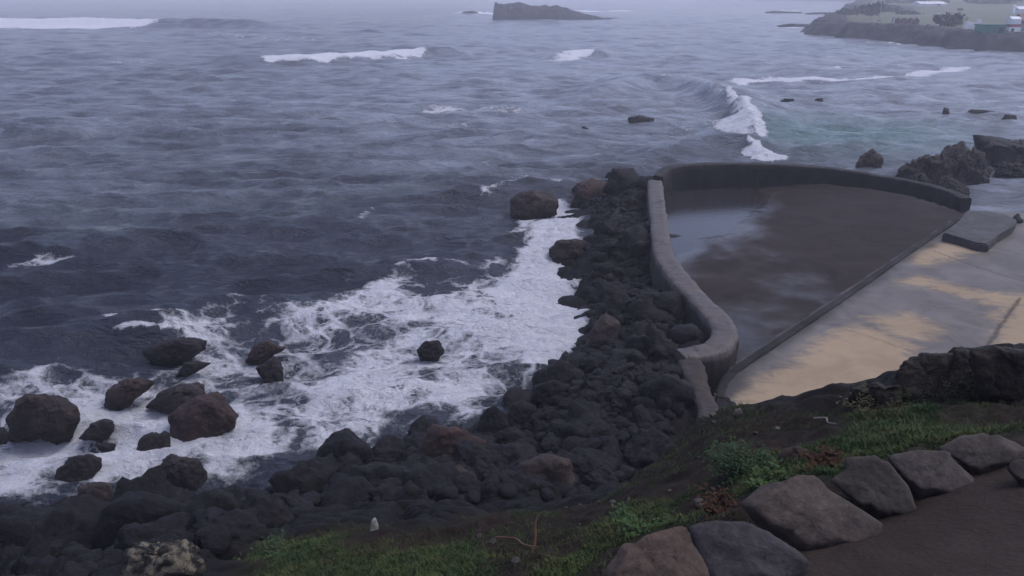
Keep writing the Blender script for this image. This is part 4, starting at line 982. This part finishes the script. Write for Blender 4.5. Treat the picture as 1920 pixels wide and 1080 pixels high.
for i, (pts, lab) in enumerate([([(862, 26), (872, 21), (885, 20), (896, 24), (897, 27)], "low rock in the foam left of the far islet"),
                                ([(903, 25), (908, 22), (914, 25)], "tiny rock tip between the low rock and the far islet"),
                                ([(1430, 24), (1450, 20), (1480, 22), (1500, 23), (1500, 26), (1440, 26)], "long low far reef out from the second spit"),
                                ([(1495, 27), (1520, 23), (1560, 23), (1585, 24), (1590, 28), (1540, 28)], "low far reef touching the second spit"),
                                ([(1450, 50), (1475, 45), (1510, 45), (1530, 49), (1500, 52)], "low reef off the tip of the near headland")]):
    cut_rock("reef_rock", pts, ROCKFAR, lab, base=-.1, thick=.35, seed=900 + i, amp=.5, sub=4, sink=.1, group="far reef rocks")

HL = P2([(1502, 60), (1520, 66), (1600, 73), (1680, 80), (1750, 89), (1850, 97), (1920, 99), (2100, 103)]) + [(140, 112), (300, 105), (420, 160), (420, 900), (190, 900)] + P2([(1720, 4), (1640, 10), (1592, 19), (1568, 26.5), (1600, 28), (1650, 29), (1660, 33), (1600, 35.5), (1545, 39), (1512, 50)])
x = axis([(50, 130, .5), (130, 430, 5)]); y = axis([(100, 200, .5), (200, 260, .8), (260, 460, 2), (460, 920, 10)])
X, Y = np.meshgrid(x, y)
S = sdf(X, Y, HL) + 4 * (fbm(X * .12, Y * .12, seed=141) - .5) + 3.5 * (fbm(X * .45, Y * .45, seed=145, oct=5, gain=.6) - .5) * (Y < 300)
inl = sstep(0, 30, S)
plat = 2.45 + np.clip(Y - 255, 0, 310) * .02 + .8 * (fbm(X * .03, Y * .03, seed=143) - .5) * inl
Z = -1.2 + (plat + 1.2) * sstep(-2.0, 4.0, S) + sstep(-1, 3, S) * sstep(16, 4, S) * (2.4 * (fbm(X * .3, Y * .3, seed=142, oct=6, gain=.68) - .45) - 1.0 * np.abs(2 * vnoise(X * .55, Y * .55, seed=146) - 1) ** 2) 
m, n, b = M("headland"); k = N(n); v = k.pos()
i_ = k.attr("inland")
f = k.noise(.06, 6, .6, .5, v); g = k.noise(.5, 6, .65, .3, v)
rock = k.mix(k.ramp(g, .35, .65), (0.007, 0.007, 0.0075), (0.020, 0.018, 0.0175))
fld = k.mix(k.ramp(f, .42, .58), (0.070, 0.092, 0.036), (0.105, 0.112, 0.052))
fld = k.mix(k.ramp(k.noise(.035, 5, .6, .8, k.pos(.5, 1.5, 1)), .55, .62, 0, .6), fld, (0.105, 0.078, 0.055))
fld = k.mix(k.ramp(g, .45, .7, 0, .5), fld, (0.045, 0.052, 0.030))
c = k.mix(k.ramp(k.math('ADD', i_, k.math('MULTIPLY', k.math('SUBTRACT', g, .5), .5)), .35, .6), rock, fld)
n.links.new(c, b.inputs["Base Color"]); b.inputs["Roughness"].default_value = .9
o = obj("headland", mesh_np("headland", np.stack([X, Y, Z], -1).reshape(-1, 3), grid_faces(len(y), len(x)), m, attrs={"inland": sstep(5, 14, S).ravel()}))
tag(o, "low far headland with a black rock shore and greenish fields", "headland", kind="structure")
def hz(xx, yy):
    a = np.array([float(xx)]), np.array([float(yy)])
    S_ = sdf(*a, HL) + 4 * (fbm(a[0] * .12, a[1] * .12, seed=141) - .5); pl = 2.45 + np.clip(a[1] - 255, 0, 310) * .02 + .8 * (fbm(a[0] * .03, a[1] * .03, seed=143) - .5) * sstep(0, 30, S_)
    return float((-1.2 + (pl + 1.2) * sstep(-2.0, 4.0, S_))[0])
def on_head(px, py):
    """foot of a thing on the headland: first land met by the line of sight, else the plateau's edge"""
    d = ray(px, py)
    for t in np.arange(100, 700, .5):
        p_ = np.array([0, 0, EYE]) + d * t
        if p_[2] <= max(hz(p_[0], p_[1]), .2): return np.array([p_[0], p_[1], hz(p_[0], p_[1])]), t / FPX
    return p_, t / FPX
WHITE = mat_plain("white_paint", (0.72, 0.72, 0.74), .6, .1, .8); REDP = mat_plain("red_paint", (0.30, 0.07, 0.06), .6, .2, .8); GREENP = mat_plain("green_paint", (0.022, 0.17, 0.125), .6, .15, .8)
BROWNR = mat_plain("brown_roof", (0.17, 0.10, 0.085), .8, .2, .6); DARKG = mat_plain("dark_glass", (0.02, 0.022, 0.028), .2); GREYW = mat_plain("grey_wall", (0.34, 0.33, 0.33), .8, .15, .6)
def part(name, mat, root, boxes, bevel=.03):
    bm = bmesh.new()
    for c_, s_ in boxes: box_bm(bm, c_, s_)
    return bm_obj(name, bm, mat, root, bevel=bevel)
def gable(name, mat, root, w, d, z, h_, over=.2):
    bm = bmesh.new(); w2, d2 = w / 2 + over, d / 2 + over
    a = [bm.verts.new(q_) for q_ in ((-w2, -d2, z), (w2, -d2, z), (w2, d2, z), (-w2, d2, z), (-w2, 0, z + h_), (w2, 0, z + h_))]
    for f_ in ((0, 1, 5, 4), (2, 3, 4, 5), (0, 4, 3), (1, 2, 5), (3, 2, 1, 0)): bm.faces.new([a[i] for i in f_])
    return bm_obj(name, bm, mat, root)
def foot(px, py): 
    p_, s = on_head(px, py); return (p_[0], p_[1], p_[2] - .15), s
# white hut with red band
p_, s = foot(1896, 60); r_ = empty("hut", p_); tag(r_, "small white hut with a red band across its middle on the headland", "hut"); w = 22 * s; h_ = 26 * s
part("wall", WHITE, r_, [((0, 0, h_ * .18 + .05), (w, w * .9, h_ * .36 + .1)), ((0, 0, h_ * .78), (w * .88, w * .8, h_ * .36))])
part("red_band", REDP, r_, [((0, 0, h_ * .48), (w * .96, w * .86, h_ * .24))]); gable("roof", WHITE, r_, w * .8, w * .75, h_ * .96, h_ * .16, .05)
part("door", DARKG, r_, [((-w * .2, -w * .45 - .02, h_ * .17), (w * .22, .08, h_ * .3))], .01)
# green shed
p_, s = foot(1855, 61); r_ = empty("shed", p_); tag(r_, "low bright green shed on the headland beside the white hut", "shed"); w = 42 * s; h_ = 17 * s
part("wall", GREENP, r_, [((0, 0, h_ * .42), (w, 2.6, h_ * .84))]); part("roof", mat_plain("green_roof", (0.03, 0.14, 0.10), .7), r_, [((0, 0, h_ * .91), (w * 1.06, 3.0, h_ * .14))]); part("door", DARKG, r_, [((w * .3, -1.33, h_ * .36), (.8, .08, h_ * .62))], .01)
# brown roofed house at the right edge
p_, s = foot(1921, 58); r_ = empty("house", p_); tag(r_, "brownish house with a dark red-brown gable roof at the right edge of the headland", "house"); w = 30 * s; h_ = 20 * s
part("wall", GREYW, r_, [((0, 0, h_ * .4), (w, 4, h_ * .8))]); gable("roof", BROWNR, r_, w, 4, h_ * .8, h_ * .8, .3); part("window", DARKG, r_, [((-w * .2, -2.02, h_ * .45), (.9, .08, .8))], .01); part("door", REDP, r_, [((w * .15, -2.02, h_ * .32), (.9, .08, h_ * .6))], .01)
def shed(px, py, wpx, hpx, label, roof=WHITE, wallm=GREYW, name="shed", dep=4.0):
    p_, s = foot(px, py); r_ = empty(name, p_); tag(r_, label, "building"); w = wpx * s; h_ = hpx * s
    part("wall", wallm, r_, [((0, 0, h_ * .3), (w, dep, h_ * .62))]); gable("roof", roof, r_, w, dep, h_ * .6, h_ * .45, .25); part("window", DARKG, r_, [((w * .2, -dep / 2 - .02, h_ * .34), (w * .14, .08, h_ * .25))], .01)
shed(1741, 11, 48, 8, "long low white-roofed building in the far fields", WHITE, WHITE, "farm_building", 7)
shed(1767, 31, 22, 6, "small pale-roofed shed behind the dark bush on the headland", GREYW, WHITE)
shed(1912, 23, 18, 11, "white building behind the brown-roofed house at the right edge", WHITE, WHITE, "house")
# broken white wall, pale boat, posts
p_, s = foot(1820, 55); r_ = None; bm = bmesh.new(); w = 30 * s
for dx, hh_, ww in ((-.42, .75, .12), (-.28, 1.25, .2), (-.05, 1.1, .3), (.22, 1.0, .3), (.43, 1.45, .22)): box_bm(bm, (dx * w, 0.03 * dx * w, hh_ * .62), (ww * w, .5 + abs(dx), hh_ * 1.15), .05 * dx * 9, .8)
tag(bm_obj("broken_wall", bm, WHITE, None, p_, .06), "jagged low white wall left of the green shed", "wall")
p_, s = foot(1746, 53); root = empty("rowing_boat", p_); tag(root, "pale rowing boat drawn up on the headland's rocks", "boat"); w = 24 * s; root.rotation_euler = (0, .12, -.2)
bm = bmesh.new(); rows = []
for i in range(13):
    t = i / 12; bw = .65 * math.sin(math.pi * min(1, .12 + t * .88)) ** .6 + .03; rows.append([bm.verts.new((w * (t - .5), y_ * bw, z_ + .25 * (2 * t - 1) ** 2)) for y_, z_ in ((-1, .7), (-.85, .35), (0, .1), (.85, .35), (1, .7))])
for i in range(12):
    for j in range(4): bm.faces.new([rows[i][j], rows[i + 1][j], rows[i + 1][j + 1], rows[i][j + 1]])
ho = bm_obj("hull", bm, mat_plain("pale_hull", (0.42, 0.40, 0.40), .6), root); md = ho.modifiers.new("solid", 'SOLIDIFY'); md.thickness = .06
part("bench", BROWNR, root, [((-w * .12, 0, .55), (.25, 1.1, .05)), ((w * .15, 0, .55), (.25, 1.1, .05))], .01)
def post(px, py, wpx, hpx, label, mat, name="post"):
    p_, s = foot(px, py); bm = bmesh.new(); w = wpx * s; box_bm(bm, (0, 0, hpx * s / 2), (w, w, hpx * s + .3), .4, .82); box_bm(bm, (0, 0, hpx * s + .2), (w * 1.05, w * 1.05, .12), .4, .6)
    return tag(bm_obj(name, bm, mat, None, p_, .02), label, "post")
post(1673, 48, 4, 15, "tall pale post left of the brown stone wall on the headland", GREYW)
post(1718, 45, 6, 9, "short pale post right of the brown stone wall", WHITE)
post(1898, 25, 6, 14, "white pillar behind the white hut on the headland", WHITE, "pillar")
p_, s = foot(1648, 40); root = empty("mast", p_); tag(root, "thin grey mast standing on the headland's low tip", "mast")
bm = bmesh.new(); box_bm(bm, (0, 0, 20 * s), (.16, .16, 40 * s + .3), 0, .5); bm_obj("pole", bm, GREYW, root); part("crossarm", GREYW, root, [((0, 0, 36 * s), (.9, .09, .09))], .01); part("footing", GREYW, root, [((0, 0, .25), (.7, .7, .5))], .03)
p_, s = foot(1700, 46); bm = bmesh.new()
for i in range(14): box_bm(bm, ((i - 6.5) * 44 * s / 14, .1 * math.sin(i * 2.1), .62 + .1 * math.sin(i * 1.7)), (44 * s / 14 * .97, .7, 1.25 + .2 * math.sin(i * 1.7)), .08 * math.sin(i * 3.3), .85)
tag(bm_obj("stone_wall", bm, mat_plain("brown_stone", (0.13, 0.088, 0.068), .9, .35, .9), None, p_, .04), "brown stone wall along the headland's edge", "wall")

LEAFD = mat_plain("dark_leaves", (0.030, 0.042, 0.026), .7, .4, .8); BARK = mat_plain("bark", (0.05, 0.04, 0.032), .9)
def bush(px, py, wpx, hpx, label, seed, name="bush", n_=1500, dist=None):
    p_, s = foot(px, py); rs = np.random.default_rng(seed); w, h_ = wpx * s, hpx * s
    root = empty(name, p_); tag(root, label, "tree" if name == "tree" else "bush")
    cl = np.column_stack([rs.normal(0, w * .24, 14), rs.normal(0, w * .18, 14), rs.uniform(h_ * .35, h_ * .85, 14)]); V, F_ = [], []
    for i in range(n_):
        c_ = cl[int(rs.integers(14))] + rs.normal(0, 1, 3) * [w * .12, w * .12, h_ * .13]; L_ = .05 * w + .12
        if c_[2] < .05: continue
        a, b_ = rs.normal(0, 1, 3), rs.normal(0, 1, 3); a *= L_ / np.linalg.norm(a); b_ *= L_ * .7 / np.linalg.norm(b_)
        i0 = len(V); V += [c_ - a, c_ + b_, c_ + a, c_ - b_]; F_.append([i0, i0 + 1, i0 + 2, i0 + 3])
    obj("crown", mesh_np("crown", np.array(V), np.array(F_), LEAFD, smooth=False), root)
    bm = bmesh.new(); box_bm(bm, (0, 0, h_ * .25), (w * .07, w * .07, h_ * .55), 0, .6)
    for a in range(4): box_bm(bm, (w * .1 * math.cos(a * 1.7), w * .1 * math.sin(a * 1.7), h_ * .5), (w * .035, w * .035, h_ * .35), a, .5)
    bm_obj("trunk", bm, BARK, root)
bush(1778, 50, 46, 22, "dense dark bush on the headland left of the white wall", 41)
bush(1632, 30, 42, 22, "large dark tree clump at the end of the second spit", 42, "tree", 2200)
bush(1590, 28, 34, 13, "low dark bush on the tip of the second spit", 43)
bush(1665, 22, 40, 10, "low hedge bush inland of the large tree clump", 44)
bush(1700, 27, 46, 6, "flat hedge bush above the brown stone wall", 45)
bush(1772, 6, 18, 6, "small round bush at the end of the long white-roofed building", 46, n_=500)
bush(1870, 6, 70, 7, "long dark hedge at the top right of the far fields", 47)
bush(1800, 20, 10, 5, "tiny bush alone in the green field", 48, n_=300)
bush(1700, 6, 60, 6, "dark hedge left of the long white-roofed building", 49)

# ------------------------------------------------------------------ sea air
m, n, b = M("sea_haze"); n.nodes.remove(b); out = n.nodes["Material Output"]
pv = n.nodes.new("ShaderNodeVolumePrincipled"); pv.inputs["Color"].default_value = (.93, .93, 1.0, 1); pv.inputs["Density"].default_value = HAZE_DENSITY; pv.inputs["Anisotropy"].default_value = 0.0
n.links.new(pv.outputs[0], out.inputs["Volume"])
bm = bmesh.new(); box_bm(bm, (0, 1550, 4.2), (7000, 3500, 14.0))
tag(bm_obj("haze", bm, m), "thin grey sea haze over the whole bay", "haze", kind="stuff")
